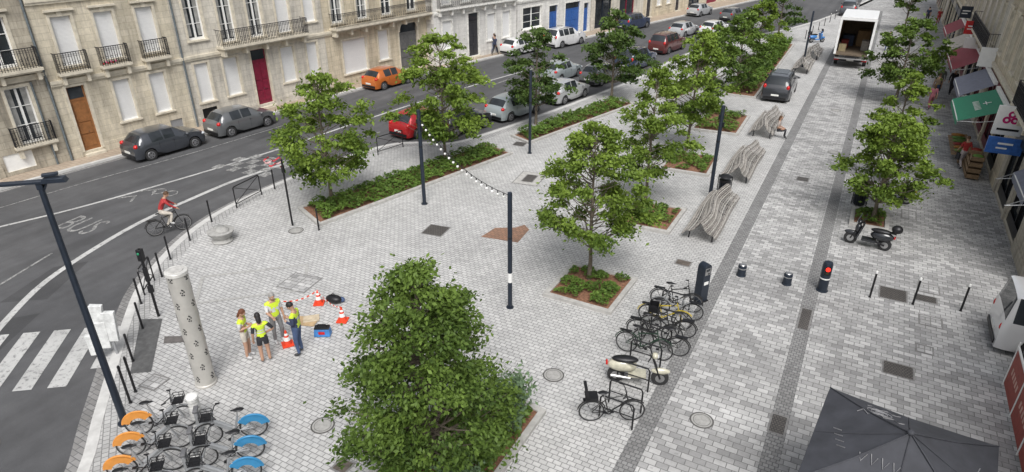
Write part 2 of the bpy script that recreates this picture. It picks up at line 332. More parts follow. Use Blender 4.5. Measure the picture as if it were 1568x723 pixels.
def tree(name,x,y,h,r,zb,nl,ls,kind='a',tr=.07,seed=1,ncl=70,shape=.55,dx=0,dy=0,cs=1.0):
    rs=np.random.RandomState(seed);e=empty(name,(x,y,0))
    b=MB()
    top=Vector((dx*.8+rs.uniform(-.1,.1),dy*.8+rs.uniform(-.1,.1),h*.9))
    TR=[Vector((0,0,0)),Vector((.02,0,zb*.5)),Vector((dx*.3,dy*.3,zb)),Vector((dx*.55,dy*.55,(zb+h)*.5)),top]
    b.tube([(0,0,-.05)]+[tuple(p) for p in TR[1:]],[tr*1.35,tr,tr*.85,tr*.55,tr*.15],BARK,9)
    ph=rs.uniform(0,6.28);ph2=rs.uniform(0,6.28)
    C=[];
    for i in range(ncl):
        t=rs.uniform(0,1)**.95
        prof=min(1,((t+.06)/.3)**.6)*max(0.02,(1-t))**shape*1.18
        a=i*2.39996+rs.uniform(-.4,.4)
        lobe=1+.20*math.sin(3*a+ph+4*t)+.15*math.sin(5*a+ph2-7*t)+rs.uniform(-.10,.12)
        if rs.uniform()<.14: lobe*=1.18
        rad=r*prof*lobe*(rs.uniform(.12,1)**.4)*.86
        z=zb+.15+(h-zb-.35)*t+rs.uniform(-.1,.1)
        C.append((rad*math.cos(a)+dx*t,rad*math.sin(a)+dy*t,z,(rs.uniform(.18,.40)*(r/2.1)*(1-.3*t)+.05)*cs,rs.uniform(0,1)))
    for cx,cy,cz,cr,ct in C:
        za=max(zb*.8,cz-.5*math.hypot(cx,cy)-.2);k=min(1,za/h)
        sx,sy=dx*k,dy*k
        za=min(za,h*.85)
        b.tube([(sx,sy,za),(sx+(cx-sx)*.45,sy+(cy-sy)*.45,za+(cz-za)*.35),(cx,cy,cz)],[tr*.32,tr*.2,tr*.06],BARK,4)
    b.obj('trunk_and_limbs',parent=e)
    C=np.array(C);w=C[:,3]**2;w/=w.sum();idx=rs.choice(len(C),nl,p=w)
    d=rs.normal(size=(nl,3));d/=np.linalg.norm(d,axis=1,keepdims=True)
    q=rs.uniform(0,1,nl)**.5*rs.uniform(.7,1.3,nl)
    cc=C[idx];off=d*(q*cc[:,3])[:,None];off[:,2]*=.55
    out=cc[:,:2]/(np.linalg.norm(cc[:,:2],axis=1,keepdims=True)+.05)
    off[:,:2]*=1.3;off[:,:2]+=out*(q*cc[:,3]*.4)[:,None];off[:,2]-=(np.linalg.norm(off[:,:2],axis=1))**2*.3
    P=cc[:,:3]+off
    k=int(nl*.10);P[:k]+=rs.normal(size=(k,3))*.17
    U=np.concatenate([out*1.0,np.full((nl,1),-.2)],1)+rs.normal(size=(nl,3))*.85
    Nn=np.array([0,0,1.0])+rs.normal(size=(nl,3))*.8
    L=ls*rs.uniform(.6,1.35,nl)
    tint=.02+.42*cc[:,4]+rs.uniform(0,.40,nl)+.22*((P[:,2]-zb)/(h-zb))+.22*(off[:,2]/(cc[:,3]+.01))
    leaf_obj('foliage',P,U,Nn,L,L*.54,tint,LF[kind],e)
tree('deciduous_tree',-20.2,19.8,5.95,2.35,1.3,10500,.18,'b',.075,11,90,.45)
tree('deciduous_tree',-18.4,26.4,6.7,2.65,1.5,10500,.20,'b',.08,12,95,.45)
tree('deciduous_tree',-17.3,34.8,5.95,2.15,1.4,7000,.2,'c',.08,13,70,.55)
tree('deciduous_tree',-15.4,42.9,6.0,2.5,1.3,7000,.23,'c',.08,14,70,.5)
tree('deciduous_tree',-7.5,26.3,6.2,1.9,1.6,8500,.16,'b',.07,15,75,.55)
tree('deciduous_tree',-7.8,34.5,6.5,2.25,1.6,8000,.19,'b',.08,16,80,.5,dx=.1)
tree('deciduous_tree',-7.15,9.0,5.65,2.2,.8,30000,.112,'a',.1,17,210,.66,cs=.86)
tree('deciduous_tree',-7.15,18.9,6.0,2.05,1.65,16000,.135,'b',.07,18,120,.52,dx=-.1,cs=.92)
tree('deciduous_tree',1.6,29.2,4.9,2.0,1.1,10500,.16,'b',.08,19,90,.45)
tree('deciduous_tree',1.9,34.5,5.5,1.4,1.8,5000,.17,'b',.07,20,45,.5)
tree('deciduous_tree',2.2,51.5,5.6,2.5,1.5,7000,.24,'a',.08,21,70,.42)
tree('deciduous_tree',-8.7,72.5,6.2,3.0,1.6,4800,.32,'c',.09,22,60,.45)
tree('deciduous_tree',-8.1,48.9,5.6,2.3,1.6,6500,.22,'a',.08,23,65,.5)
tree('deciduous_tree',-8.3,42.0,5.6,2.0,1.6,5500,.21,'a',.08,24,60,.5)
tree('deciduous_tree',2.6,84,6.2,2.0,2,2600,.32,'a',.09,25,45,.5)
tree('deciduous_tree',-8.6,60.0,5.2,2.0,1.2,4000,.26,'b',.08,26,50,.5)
def offpoly(P,d):
    n=len(P);out=[]
    cx=sum(p[0] for p in P)/n;cy=sum(p[1] for p in P)/n
    lines=[]
    for i in range(n):
        a=P[i];c=P[(i+1)%n];dx,dy=c[0]-a[0],c[1]-a[1];L=math.hypot(dx,dy);nx,ny=-dy/L,dx/L
        if (cx-a[0])*nx+(cy-a[1])*ny<0: nx,ny=-nx,-ny
        lines.append((nx,ny,nx*(a[0])+ny*a[1]+d))
    for i in range(n):
        a=lines[i-1];c=lines[i];D=a[0]*c[1]-a[1]*c[0]
        out.append(((a[2]*c[1]-a[1]*c[2])/D,(a[0]*c[2]-a[2]*c[0])/D))
    return out
def bed(name,P,h,dens,ls,kind='g',cover=1.0,seed=1,kh=.13):
    e=empty(name);b=MB();I=offpoly(P,.17);n=len(P)
    V=[(p[0],p[1],0) for p in P]+[(p[0],p[1],kh) for p in P]+[(p[0],p[1],kh) for p in I]+[(p[0],p[1],0) for p in I]
    F=[]
    for i in range(n):
        j=(i+1)%n;F+=[(i,j,n+j,n+i),(n+i,n+j,2*n+j,2*n+i),(2*n+i,2*n+j,3*n+j,3*n+i)]
    b.add(V,F,GRAN);b.obj('kerb_edging',parent=e,bev=.012)
    b=MB();b.poly(I,SOIL,kh*.6);b.obj('soil',parent=e)
    rs=np.random.RandomState(seed)
    a=np.array(I);A=.5*abs(sum(a[i][0]*a[(i+1)%n][1]-a[(i+1)%n][0]*a[i][1] for i in range(n)))
    N=int(A*dens*cover);s=rs.uniform(.02,.98,N);t=rs.uniform(.02,.98,N)
    X=(1-s)[:,None]*((1-t)[:,None]*a[0]+t[:,None]*a[3])+s[:,None]*((1-t)[:,None]*a[1]+t[:,None]*a[2])
    K=max(6,int(A*5));cl=rs.uniform(0,1,(K,2))
    CC=np.array([(1-q[0])*((1-q[1])*a[0]+q[1]*a[3])+q[0]*((1-q[1])*a[1]+q[1]*a[2]) for q in cl])
    D=np.sqrt(((X[:,None,:]-CC[None])**2).sum(2));ni=D.argmin(1);dm=D.min(1)
    ch=rs.uniform(.5,1,K)[ni];rad=.34 if cover>=1 else .27
    if cover<1:
        keep=dm<rad;X=X[keep];ni=ni[keep];dm=dm[keep];ch=ch[keep]
    N=len(X)
    Z=kh*.6+.03+h*ch*np.clip(1-(dm/(rad*1.35))**2,.12,1)*rs.uniform(.55,1.05,N)
    P3=np.concatenate([X,Z[:,None]],1)
    U=rs.normal(size=(N,3));U[:,2]=rs.uniform(-.3,.5,N)
    Nn=np.array([0,0,1.0])+rs.normal(size=(N,3))*.4
    L=ls*rs.uniform(.6,1.3,N);tint=.08+.32*rs.uniform(0,1,K)[ni]+rs.uniform(0,.4,N)+.2*(Z/h)*.5
    leaf_obj('groundcover_plants',P3,U,Nn,L,L*.5,tint,LF[kind],e);return e
bed('planting_bed',[(-20.9,18.4),(-18.8,17.5),(-15.9,29.3),(-18.0,30.1)],.42,380,.16,seed=1)
bed('planting_bed',[(-17.5,31.9),(-15.9,31.2),(-13.3,42.0),(-15.3,42.6)],.5,280,.18,seed=2)
bed('planting_bed',[(-8.15,17.15),(-5.65,17.15),(-5.6,19.75),(-8.1,19.65)],.36,700,.12,seed=3,cover=.97)
bed('planting_bed',[(-8.05,23.7),(-5.65,23.85),(-5.65,26.6),(-8.0,26.4)],.34,480,.14,seed=4,cover=.95)
bed('planting_bed',[(-8.3,30.9),(-5.75,31.0),(-5.9,34.0),(-8.2,34.0)],.36,400,.15,seed=5,cover=.95)
bed('planting_bed',[(-8.6,38.2),(-5.8,38.4),(-5.9,42.8),(-8.5,43.0)],.4,280,.17,seed=6,cover=.95)
bed('planting_bed',[(-8.3,6.3),(-5.5,6.3),(-5.5,12.0),(-8.2,12.2)],.45,480,.14,seed=7)
bed('planting_bed',[(-8.7,47.5),(-6.4,47.5),(-6.7,70),(-8.9,70)],1.1,180,.24,seed=8)
bed('planting_bed',[(.75,28.4),(2.25,28.4),(2.25,30.3),(.75,30.3)],.5,440,.14,seed=9)
bed('planting_bed',[(-12.9,44.5),(-11.2,44),(-9.8,52),(-11.8,53)],.5,220,.18,seed=10)
def shrub(name,x,y,z0,h,r,nl,ls,kind,seed):
    rs=np.random.RandomState(seed);e=empty(name,(x,y,0));b=MB()
    st=[]
    for i in range(16):
        a=rs.uniform(0,6.28);q=rs.uniform(.3,1)*r;hh=h*rs.uniform(.6,1)
        tip=(q*math.cos(a),q*math.sin(a),z0+hh);st.append(tip)
        b.tube([(q*.2*math.cos(a),q*.2*math.sin(a),z0),(q*.55*math.cos(a),q*.55*math.sin(a),z0+hh*.6),tip],[.015,.01,.004],BARK,4)
    b.obj('stems',parent=e)
    st=np.array(st);k=rs.randint(0,len(st),nl);t=rs.uniform(.2,1.05,nl)
    P=st[k]*np.stack([t**1.2,t**1.2,np.ones(nl)],1);P[:,2]=z0+(st[k][:,2]-z0)*t;P+=rs.normal(size=(nl,3))*.11
    U=rs.normal(size=(nl,3));Nn=np.array([0,0,1.])+rs.normal(size=(nl,3))*.5;L=ls*rs.uniform(.6,1.3,nl)
    leaf_obj('leaves',P,U,Nn,L,L*.45,.2+.5*rs.uniform(0,1,nl)+.2*t,LF[kind],e)
shrub('shrub',-6.0,10.9,.1,1.7,.65,1700,.16,'s',1)
shrub('shrub',-6.1,9.9,.1,1.1,.6,1300,.14,'g',2)
shrub('shrub',-6.4,11.5,.1,1.2,.5,1000,.15,'s',3)
shrub('shrub',-6.0,8.6,.1,.9,.5,900,.14,'s',4)
shrub('shrub',-7.6,58,.1,1.9,1.1,1800,.24,'g',5);shrub('shrub',-7.6,64,.1,1.7,1.2,1800,.26,'g',6)
# ------------------------------------------------------------------ street furniture
def pole(x,y,h,sticker=False,r=.075,head=False):
    b=MB();b.cyl(0,0,0,.03,r*1.7,NAVY,14);b.lathe([(r,.03),(r,h-.04),(r*.85,h)],(0,0,0),NAVY,14)
    b.lathe([(r*1.03,h*.62),(r*1.03,h*.635)],(0,0,0),BLACK,14)
    if sticker: b.lathe([(r*1.03,1.0),(r*1.03,1.35)],(0,0,0),WHITE,14)
    if head:
        b.cyl(.11,0,h*.78,h*.83,.05,BLACK,8);b.cyl(-.1,0,h*.86,h*.9,.05,BLACK,8)
    b.obj('lighting_column',(x,y,0))
pole(-8.8,16.0,4.2,True);pole(-16.3,21.6,4.36,r=.085,head=True);pole(-15.2,29.9,4.5);pole(-5.1,28.5,4.35,r=.085,head=True);pole(-4.8,60,4.5)
b=MB();b.cyl(0,0,0,.04,.17,NAVY,14);b.tube([(0,0,.03),(0,0,6.7)],[.095,.06],NAVY,12)
b.M=Matrix.Translation((0,0,6.75))@Matrix.Rotation(math.atan2(-.67,-.74),4,'Z')
b.box(.55,0,.03,1.5,.16,.06,NAVY);b.box(-.3,0,.05,.5,.2,.10,NAVY,tx=.8);b.box(.85,0,-.006,.8,.12,.012,M('lamp_lens',(.5,.5,.48),.3));b.box(0,0,-.06,.12,.12,.16,NAVY)
b.M=Matrix.Identity(4);b.tube([(0,0,6.5),(.1,.16,6.85)],.03,NAVY,6);b.box(.12,.2,6.9,.12,.3,.06,NAVY,rz=-.6)
b.obj('street_lamp',(-15.0,6.4,0),bev=.01)
def bollard(x,y,h=1.0,white=False):
    b=MB();b.lathe([(.05,0),(.05,.01),(.034,.02),(.034,h-.1)],(0,0,0),BLACK,12)
    b.lathe([(.036,h-.1),(.036,h-.02),(.025,h)],(0,0,0),WHITE if white else BLACK,12);b.obj('bollard',(x,y,0))
for x,y in ((-18.5,9.3),(-17.2,8.1),(-21.8,12.7),(-22.5,14.1),(-23.2,15.7),(-18.6,17.3),(-19.9,10.2),(-23.6,19.6),(-20.9,11.7)): bollard(x,y)
bollard(-15.6,6.95,1.25);bollard(-15.9,7.3,1.2)
for x,y in ((1.8,22.5),(3.1,22.7),(4.5,23.0)): bollard(x,y,1.05,True)
for i in range(6): bollard(-6.2+i*.3,74+i*3.2,1.0,True)
for x,y in ((-2.4,21.9),(-.85,22.05)):
    b=MB();b.lathe([(.17,0),(.17,.04),(.15,.05),(.15,.40),(.13,.44)],(0,0,0),NAVY,18);b.lathe([(.152,.3),(.152,.34)],(0,0,0),STEEL,18);b.lathe([(.11,.44),(.09,.462)],(0,0,0),STEEL,18);b.obj('retractable_bollard',(x,y,0))
b=MB();b.lathe([(.2,0),(.2,.03),(.165,.04),(.165,1.05),(.14,1.13),(.05,1.17)],(0,0,0),NAVY,20)
b.box(0,-.15,.86,.2,.04,.32,BLACK);b.lathe([(.075,0),(.07,.025)],(0,-.195,.93),M('red_signal',(1,.02,.01),.3,emit=2.5),14,'Y');b.lathe([(.05,0),(.05,.01)],(0,-.18,.78),M('signal_off',(.03,.03,.01),.3),14,'Y')
b.lathe([(.167,.5),(.167,.55)],(0,0,0),WHITE,20);b.obj('traffic_signal_bollard',(.3,22.2,0),R(12))
b=MB();b.box(0,0,.6,.34,.3,1.2,NAVY);b.lathe([(.17,-.15),(.17,.15)],(0,0,1.3),NAVY,18,'Y');b.box(0,0,1.25,.34,.3,.12,NAVY)
b.box(0,-.157,1.2,.24,.014,.26,STEEL);b.box(0,-.168,1.26,.16,.008,.1,GLASS);b.box(.04,-.168,1.12,.08,.008,.05,BLACK);b.box(0,-.155,.75,.2,.01,.12,WHITE);b.box(0,0,.02,.42,.38,.04,BLACK);b.obj('parking_terminal',(-3.3,19.5,0),R(60),bev=.02)
def bin_(x,y):
    b=MB();b.lathe([(.2,.03),(.23,.06),(.25,.75),(.27,.78),(.27,.84),(.2,.87)],(0,0,0),BLACK,18)
    for k in range(18):
        a=k*math.pi/9;b.box(.262*math.cos(a),.262*math.sin(a),.42,.012,.03,.66,NAVY,rz=a)
    b.tube([(-.3,0,0),(-.3,0,1.05),(.3,0,1.05),(.3,0,0)],.022,BLACK,6);b.lathe([(.29,1.0),(.2,1.08),(.03,1.1)],(0,0,0),BLACK,18);b.obj('litter_bin',(x,y,0))
bin_(-4.6,28.9);bin_(1.0,30.9)
def barrier(x0,y0,x1,y1):
    L=math.hypot(x1-x0,y1-y0);b=MB();r=.026
    b.tube([(0,0,0),(0,0,.95),(.05,0,1.0),(L-.05,0,1.0),(L,0,.95),(L,0,0)],r,BLACK,7)
    b.tube([(0,0,.2),(L,0,.2)],r*.8,BLACK,6);b.tube([(0,0,.22),(L,0,.98)],r*.6,BLACK,5);b.tube([(0,.01,.98),(L,.01,.22)],r*.6,BLACK,5)
    b.obj('crowd_barrier',(x0,y0,0),math.atan2(y1-y0,x1-x0))
barrier(-23.4,17.2,-23.6,18.8);barrier(-22.3,25.7,-21.9,27.4);barrier(-20.3,10.6,-20.9,11.4)
b=MB();b.cyl(0,0,0,2.5,.045,BLACK,10);b.box(0,0,2.3,.16,.16,.4,BLACK);b.box(.02,-.02,1.6,.12,.1,.5,BLACK);b.lathe([(.045,0),(.04,.03)],(0,-.11,2.38),M('signal_green',(.02,.25,.12),.3),10,'Y');b.box(0,0,1.05,.14,.12,.25,BLACK)
b.obj('pedestrian_signal',(-18.7,10.0,0),R(20),bev=.01)
b=MB();b.cyl(0,0,0,2.95,.04,BLACK,10);b.box(0,0,2.55,.1,.1,.3,BLACK)
RED=M('red_cloth',(.42,.02,.03),.6,var=.3)
for q in range(3):
    V=[];F=[]
    for i in range(8):
        for j in range(2): V.append((-.11*i,.06*math.sin(i*1.3+j+q*2),2.98-.12*q+.07*math.sin(i*1.6+q*2)-j*.06))
    for i in range(7): F.append((i*2,i*2+1,i*2+3,i*2+2))
    b.add(V,F,RED if q!=1 else M('pale_cloth',(.5,.3,.3),.7),True)
b.tube([(0,0,2.9),(-.85,.02,3.0)],.012,BLACK,5);b.obj('banner_pole',(-19.9,17.1,0),R(20))
fe=MB();p0=Vector((-16.3,21.6,4.05));p1=Vector((-8.8,16.0,4.1));pts=[]
for i in range(41):
    t=i/40;p=p0.lerp(p1,t);p.z-=1.15*4*t*(1-t)*.45;pts.append(p)
fe.tube([tuple(p) for p in pts],.012,BLACK,5)
BULB=M('frosted_bulb',(.85,.85,.8),.3)
for i in range(2,39,2):
    p=pts[i];fe.cyl(p.x,p.y,p.z-.09,p.z,.02,BLACK,6);fe.ball((p.x,p.y,p.z-.13),.05,BULB,8,6)
fe.obj('festoon_lights')
b=MB();COLM=M('column_metal',(.50,.485,.45),.45,.3,var=.12,sc=2);cr=.265
b.lathe([(cr+.03,0),(cr+.03,.06),(cr,.08),(cr,3.62)],(0,0,0),COLM,32);b.lathe([(cr+.02,3.58),(cr+.02,3.66),(cr+.01,3.67),(.2,3.672)],(0,0,0),M('column_rim',(.6,.59,.56),.4,.2),32)
b.lathe([(.18,3.673),(.175,3.69)],(0,0,0),M('column_inside',(.45,.44,.42),.6),24)
for k in range(9):
    for j in range(4):
        a=j*math.pi/2+(k%2)*math.pi/4+.3;z0=.3+k*.4
        for q,(da,dz) in enumerate(((0,0),(.16,.03),(-.16,.03),(.08,.08),(-.08,-.05),(0,.1),(.1,-.06))):
            aa=a+da;b.box((cr+.002)*math.cos(aa),(cr+.002)*math.sin(aa),z0+dz,.008,.03,.035,BLACK,rz=aa)
b.obj('perforated_column',(-14.5,8.5,0))
b=MB();b.lathe([(.12,0),(.12,.15)],(0,0,0),ALU,18)
for k in range(7): b.lathe([(.14,.16+k*.09),(.15,.18+k*.09),(.14,.235+k*.09)],(0,0,0),M('ribbed_white',(.62,.62,.6),.5),18)
b.lathe([(.15,.8),(.15,.86),(.1,.9)],(0,0,0),WHITE,18);b.obj('bollard_light',(-13.35,7.35,0))
b=MB()
for i,(s,z,h_) in enumerate(((0,.45,.7),(.28,.75,.9),(.56,1.0,1.0),(.3,1.45,.6))): b.box(s-.3,.02*i,z,.34,.12+.01*i,h_,M('white_board',(.62,.63,.62),.5),ry=.05*i)
b.cyl(-.2,.05,0,.5,.04,ALU,8);b.cyl(.2,.05,0,.7,.04,ALU,8);b.obj('information_board',(-18.1,7.95,0),R(40),bev=.01)
b=MB();CON=M('concrete_seat',(.33,.325,.31),.85,var=.2);b.lathe([(.38,0),(.42,.06),(.3,.15),(.5,.42),(.52,.48),(.46,.5)],(0,0,0),CON,20);b.ball((.1,0,.52),(.3,.25,.12),CON,12,6);b.ball((-.2,.1,.53),(.22,.2,.09),M('grey_cloth',(.25,.25,.24),.9),10,6);b.obj('round_seat',(-21.3,14.7,0))
def bench(x,y,L=4.7,ph=0):
    e=empty('slatted_bench',(x,y,0));seg=18
    zf=lambda d:.44+.42*math.exp(-(d/.2)**2)-.16*max(0,(abs(d)-.52))/.14
    dd=[-.66+1.32*i/400 for i in range(401)];acc=[0]
    for i in range(400): acc.append(acc[-1]+math.hypot(dd[i+1]-dd[i],zf(dd[i+1])-zf(dd[i])))
    n=24;ds=[];j=0
    for k in range(n):
        tgt=acc[-1]*k/(n-1)
        while j<399 and acc[j+1]<tgt: j+=1
        ds.append(dd[j])
    warp=lambda d,t:d+.13*math.sin(2*math.pi*t*1.1+ph)*math.exp(-(d/.5)**2)
    b=MB();c=MB();wm=[WOOD,M('weathered_wood_light',(.38,.36,.33),.85,var=.25),M('weathered_wood_dark',(.20,.185,.17),.85,var=.3)]
    for k,d in enumerate(ds):
        b.tube([(warp(d,i/seg),-L/2+L*i/seg,zf(d)) for i in range(seg+1)],.030,wm[(k*7)%3],4,False)
    b.obj('slats',parent=e)
    for i in range(5):
        t=.06+.88*i/4;yy=-L/2+L*t
        c.tube([(warp(d,t),yy,zf(d)-.045) for d in ds[::2]],.024,IRON,5)
        for s in (-.45,.45): c.tube([(warp(s,t),yy,.42),(warp(s,t)*1.05,yy,0)],.028,IRON,6)
    c.obj('steel_frames',parent=e)
bench(-4.45,26.1,4.7,0);bench(-4.5,33.2,4.7,1);bench(-4.6,40.9,4.7,2);bench(-4.7,59.3,4.5,.5);bench(-4.6,65.3,4.2,1.5)
# parasol
b=MB();CAN=M('black_canvas',(.045,.047,.056),.75,var=.25,sc=2);hw=1.55
def cz(u,v):
    m=max(abs(u),abs(v));sag=.05*math.sin(math.pi*m)
    k=abs(abs(u)-abs(v));return 3.25-.72*m-sag-.06*m*(k)
g_=16;V=[];F=[]
for i in range(g_+1):
    for j in range(g_+1):
        u=-1+2*i/g_;v=-1+2*j/g_;V.append((u*hw,v*hw,cz(u,v)))
for i in range(g_):
    for j in range(g_):
        q=(i*(g_+1)+j,(i+1)*(g_+1)+j,(i+1)*(g_+1)+j+1,i*(g_+1)+j+1)
        if (i<g_//2)==(j<g_//2): F+=[(q[0],q[1],q[2]),(q[0],q[2],q[3])]
        else: F+=[(q[0],q[1],q[3]),(q[1],q[2],q[3])]
b.add(V,F,CAN,True)
per=[(-1+2*i/g_,-1) for i in range(g_)]+[(1,-1+2*i/g_) for i in range(g_)]+[(1-2*i/g_,1) for i in range(g_)]+[(-1,1-2*i/g_) for i in range(g_)]
VV=[];n_=len(per)
for i,(u,v) in enumerate(per): VV+=[(u*hw,v*hw,cz(u,v)),(u*hw*1.01,v*hw*1.01,cz(u,v)-.17-.02*math.sin(i*1.5))]
b.add(VV,[(2*i,2*i+1,(2*i+3)%(2*n_),(2*i+2)%(2*n_)) for i in range(n_)],CAN)
for a,c in ((-1,-1),(1,-1),(1,1),(-1,1)): b.tube([(0,0,3.27),(a*.5*hw,c*.5*hw,cz(.5*a,.5*c)+.008),(a*hw,c*hw,cz(a,c)+.008)],.014,CAN,5);b.tube([(0,0,2.5),(a*hw*.95,c*hw*.95,cz(a,c)-.03)],.012,ALU,5)
for a,c in ((1,0),(-1,0),(0,1),(0,-1)): b.tube([(0,0,3.27),(a*.5*hw,c*.5*hw,cz(.5*a,.5*c)+.006),(a*hw,c*hw,cz(a,c)+.006)],.009,CAN,5)
b.ball((0,0,3.28),(.07,.07,.05),CAN);b.cyl(0,0,0,3.25,.035,ALU,10);b.box(0,0,.05,.7,.7,.1,GRAN)
PR=M('canopy_print',(.24,.24,.25),.7)
def onc(u,v): return (u*hw,v*hw,cz(u,v)+.014)
for k in range(3):
    r_=.05+.05*k;b.tube([onc(-.35+r_*math.cos(a*.5),.62+r_*.8*math.sin(a*.5)) for a in range(13)],.009,PR,3)
b.tube([onc(-.6+.06*i,.48+.06*math.sin(i*2.1)) for i in range(10)],.011,PR,3);b.tube([onc(-.5+.05*i,.80+.04*math.sin(i*1.7)) for i in range(9)],.010,PR,3)
for k in range(4):
    b.tube([onc(-.45+.12*k,-.38),onc(-.42+.12*k,-.5),onc(-.37+.12*k,-.4)],.012,PR,3);b.tube([onc(.55+.05*k,-.25+.1*k),onc(.62+.05*k,-.2+.1*k)],.014,PR,3)
    b.tube([onc(-.8+.03*k,.1-.12*k),onc(-.7+.03*k,.05-.12*k)],.012,PR,3)
b.tube([onc(.75,.1),onc(.8,.35)],.012,PR,3);b.tube([onc(-.25,-.7),onc(.25,-.72)],.014,PR,3)
b.obj('parasol',(2.2,11.5,0),R(-6),sharp=12)
b=MB();RS=M('red_screen',(.27,.05,.035),.6,var=.2)
for i in range(4):
    y0=13.2+i*1.5;b.bx(-.015,.015,y0+.04,y0+1.42,.12,1.25,RS);b.cyl(0,y0,0,1.45,.025,WHITE,8);b.bx(-.022,.022,y0,y0+1.5,1.27,1.32,WHITE)
    for k in range(5): b.bx(-.019,-.0155,y0+.25+k*.2,y0+.36+k*.2,.62,.82,M('screen_lettering',(.5,.3,.25),.6))
b.cyl(0,19.2,0,1.45,.025,WHITE,8);b.obj('terrace_screen',(5.3,0,0))
# ------------------------------------------------------------------ bikes
def bike(x,y,rz,frame,rear=None,basket=False,seat_child=False,name='bicycle',lean=.0,front=None):
    b=MB();b.M=Matrix.Rotation(lean,4,'X')
    R_=.34;xr,xf=-.52,.54
    for xx in (xr,xf):
        b.ring((xx,0,R_),R_-.02,.02,RUB,'Y',26,6);b.ring((xx,0,R_),R_-.045,.01,STEEL,'Y',22,4)
        for k in range(10):
            a=k*math.pi/5+.2;b.tube([(xx,0,R_),(xx+math.cos(a)*(R_-.05),0,R_+math.sin(a)*(R_-.05))],.0035,STEEL,3)
        b.lathe([(.03,-.03),(.03,.03)],(xx,0,R_),STEEL,8,'Y')
    t=.018 if not rear else .028
    bb=(-.08,0,.29);st=(-.2,0,.78);hd=(.36,0,.86);hl=(.41,0,.66)
    b.tube([bb,st],t,frame,7);b.tube([bb,hl],t*1.15,frame,7);b.tube([(xr,.05,R_),bb],t*.6,frame,5);b.tube([(xr,-.05,R_),bb],t*.6,frame,5)
    b.tube([(xr,.05,R_),(-.18,0,.7)],t*.55,frame,5);b.tube([(xr,-.05,R_),(-.18,0,.7)],t*.55,frame,5)
    if not rear: b.tube([(-.18,0,.72),hd],t,frame,7)
    b.tube([hl,hd,(.33,0,.98)],t,frame,7);b.tube([hl,(xf,.05,R_)],t*.6,frame,5);b.tube([hl,(xf,-.05,R_)],t*.6,frame,5)
    b.tube([(.22,.28,1.0),(.3,.2,1.03),(.34,0,.98),(.3,-.2,1.03),(.22,-.28,1.0)],.013,BLACK,6);b.tube([(.2,.3,1.0),(.3,.27,1.02)],.02,BLACK,6);b.tube([(.2,-.3,1.0),(.3,-.27,1.02)],.02,BLACK,6)
    b.tube([st,(-.23,0,.92)],.014,STEEL,6);b.ball((-.26,0,.945),(.14,.08,.03),BLACK,10,6);b.ball((-.17,0,.945),(.12,.035,.025),BLACK,8,5)
    b.ring((-.08,.03,.29),.09,.012,BLACK,'Y',14,4);b.tube([(-.08,.06,.29),(.05,.1,.17)],.012,BLACK,5);b.tube([(-.08,-.06,.29),(-.21,-.1,.41)],.012,BLACK,5);b.box(.05,.14,.17,.09,.08,.02,BLACK);b.box(-.21,-.14,.41,.09,.08,.02,BLACK)
    b.ring((xf,0,R_),R_+.03,.018,frame if not rear else ALU,'Y',10,4,R(40),R(150))
    if rear:
        for s in (-.05,.05):
            V=[];n_=14
            for i in range(n_+1):
                a=R(35+130*i/n_);V+=[(xr+math.cos(a)*.2,s,R_+math.sin(a)*.2),(xr+math.cos(a)*(R_+.03),s,R_+math.sin(a)*(R_+.03))]
            b.add(V,[(2*i,2*i+1,2*i+3,2*i+2) for i in range(n_)],rear)
        b.ring((xr,0,R_),R_+.03,.032,rear,'Y',14,6,R(30),R(172))
        b.tube([(-.02,0,.42),(.36,0,.72)],.05,ALU,8)
        b.box(.5,0,.86,.26,.3,.015,BLACK)
        for s in (-.15,.15):
            for zz in (.92,1.0): b.tube([(.37,s,zz),(.63,s,zz)],.008,BLACK,4)
        for xx in (.37,.63):
            for zz in (.92,1.0): b.tube([(xx,-.15,zz),(xx,.15,zz)],.008,BLACK,4)
        for xx in (.37,.5,.63):
            for s in (-.15,.15): b.tube([(xx,s,.86),(xx,s,1.0)],.006,BLACK,4)
    else:
        b.ring((xr,0,R_),R_+.03,.018,frame,'Y',12,4,R(20),R(170));b.box(-.58,0,.72,.36,.12,.015,BLACK);b.tube([(-.7,0,.72),(-.55,.05,.36)],.008,BLACK,4)
    if basket:
        b.box(.5,0,.92,.28,.34,.02,BLACK)
        for s in (-1,1): b.box(.5,s*.17,1.02,.28,.012,.2,BLACK);b.box(.5+s*.14,0,1.02,.012,.34,.2,BLACK)
    if seat_child: b.box(-.55,0,.82,.3,.3,.12,BLACK,tx=1.1);b.box(-.68,0,1.02,.08,.3,.4,BLACK,ry=-.2)
    return b.obj(name,(x,y,0),rz)
BK=M('bike_black',(.03,.03,.03),.3,.3);BG=M('bike_green',(.03,.06,.04),.3,.3);BY=M('bike_yellow',(.5,.38,.03),.4);BGR=M('bike_grey',(.35,.36,.37),.35,.4)
OR=M('orange_plastic',(.60,.25,.05),.4,var=.1);BL=M('blue_plastic',(.04,.22,.42),.4,var=.1)
for i,(x,y,rz,c,kw) in enumerate(((-3.9,18.55,8,BK,{}),(-3.75,18.1,-172,BGR,{}),(-3.95,17.45,5,BY,{}),(-3.7,17.0,-170,BK,{'basket':True}),(-4.0,16.5,10,BK,{}),(-3.65,16.05,-175,BK,{}),(-4.05,15.6,4,BG,{}),(-3.9,12.55,30,BK,{'seat_child':True}))):
    bike(x,y,R(rz),c,lean=random.uniform(-.12,.12),**kw)
def rack(x,y,rz=0):
    b=MB();b.tube([(-.45,0,0),(-.45,0,.7),(-.4,0,.78),(.4,0,.78),(.45,0,.7),(.45,0,0)],.025,BLACK,8);b.tube([(-.45,0,.4),(.45,0,.4)],.018,BLACK,6);b.obj('bike_rack',(x,y,0),rz)
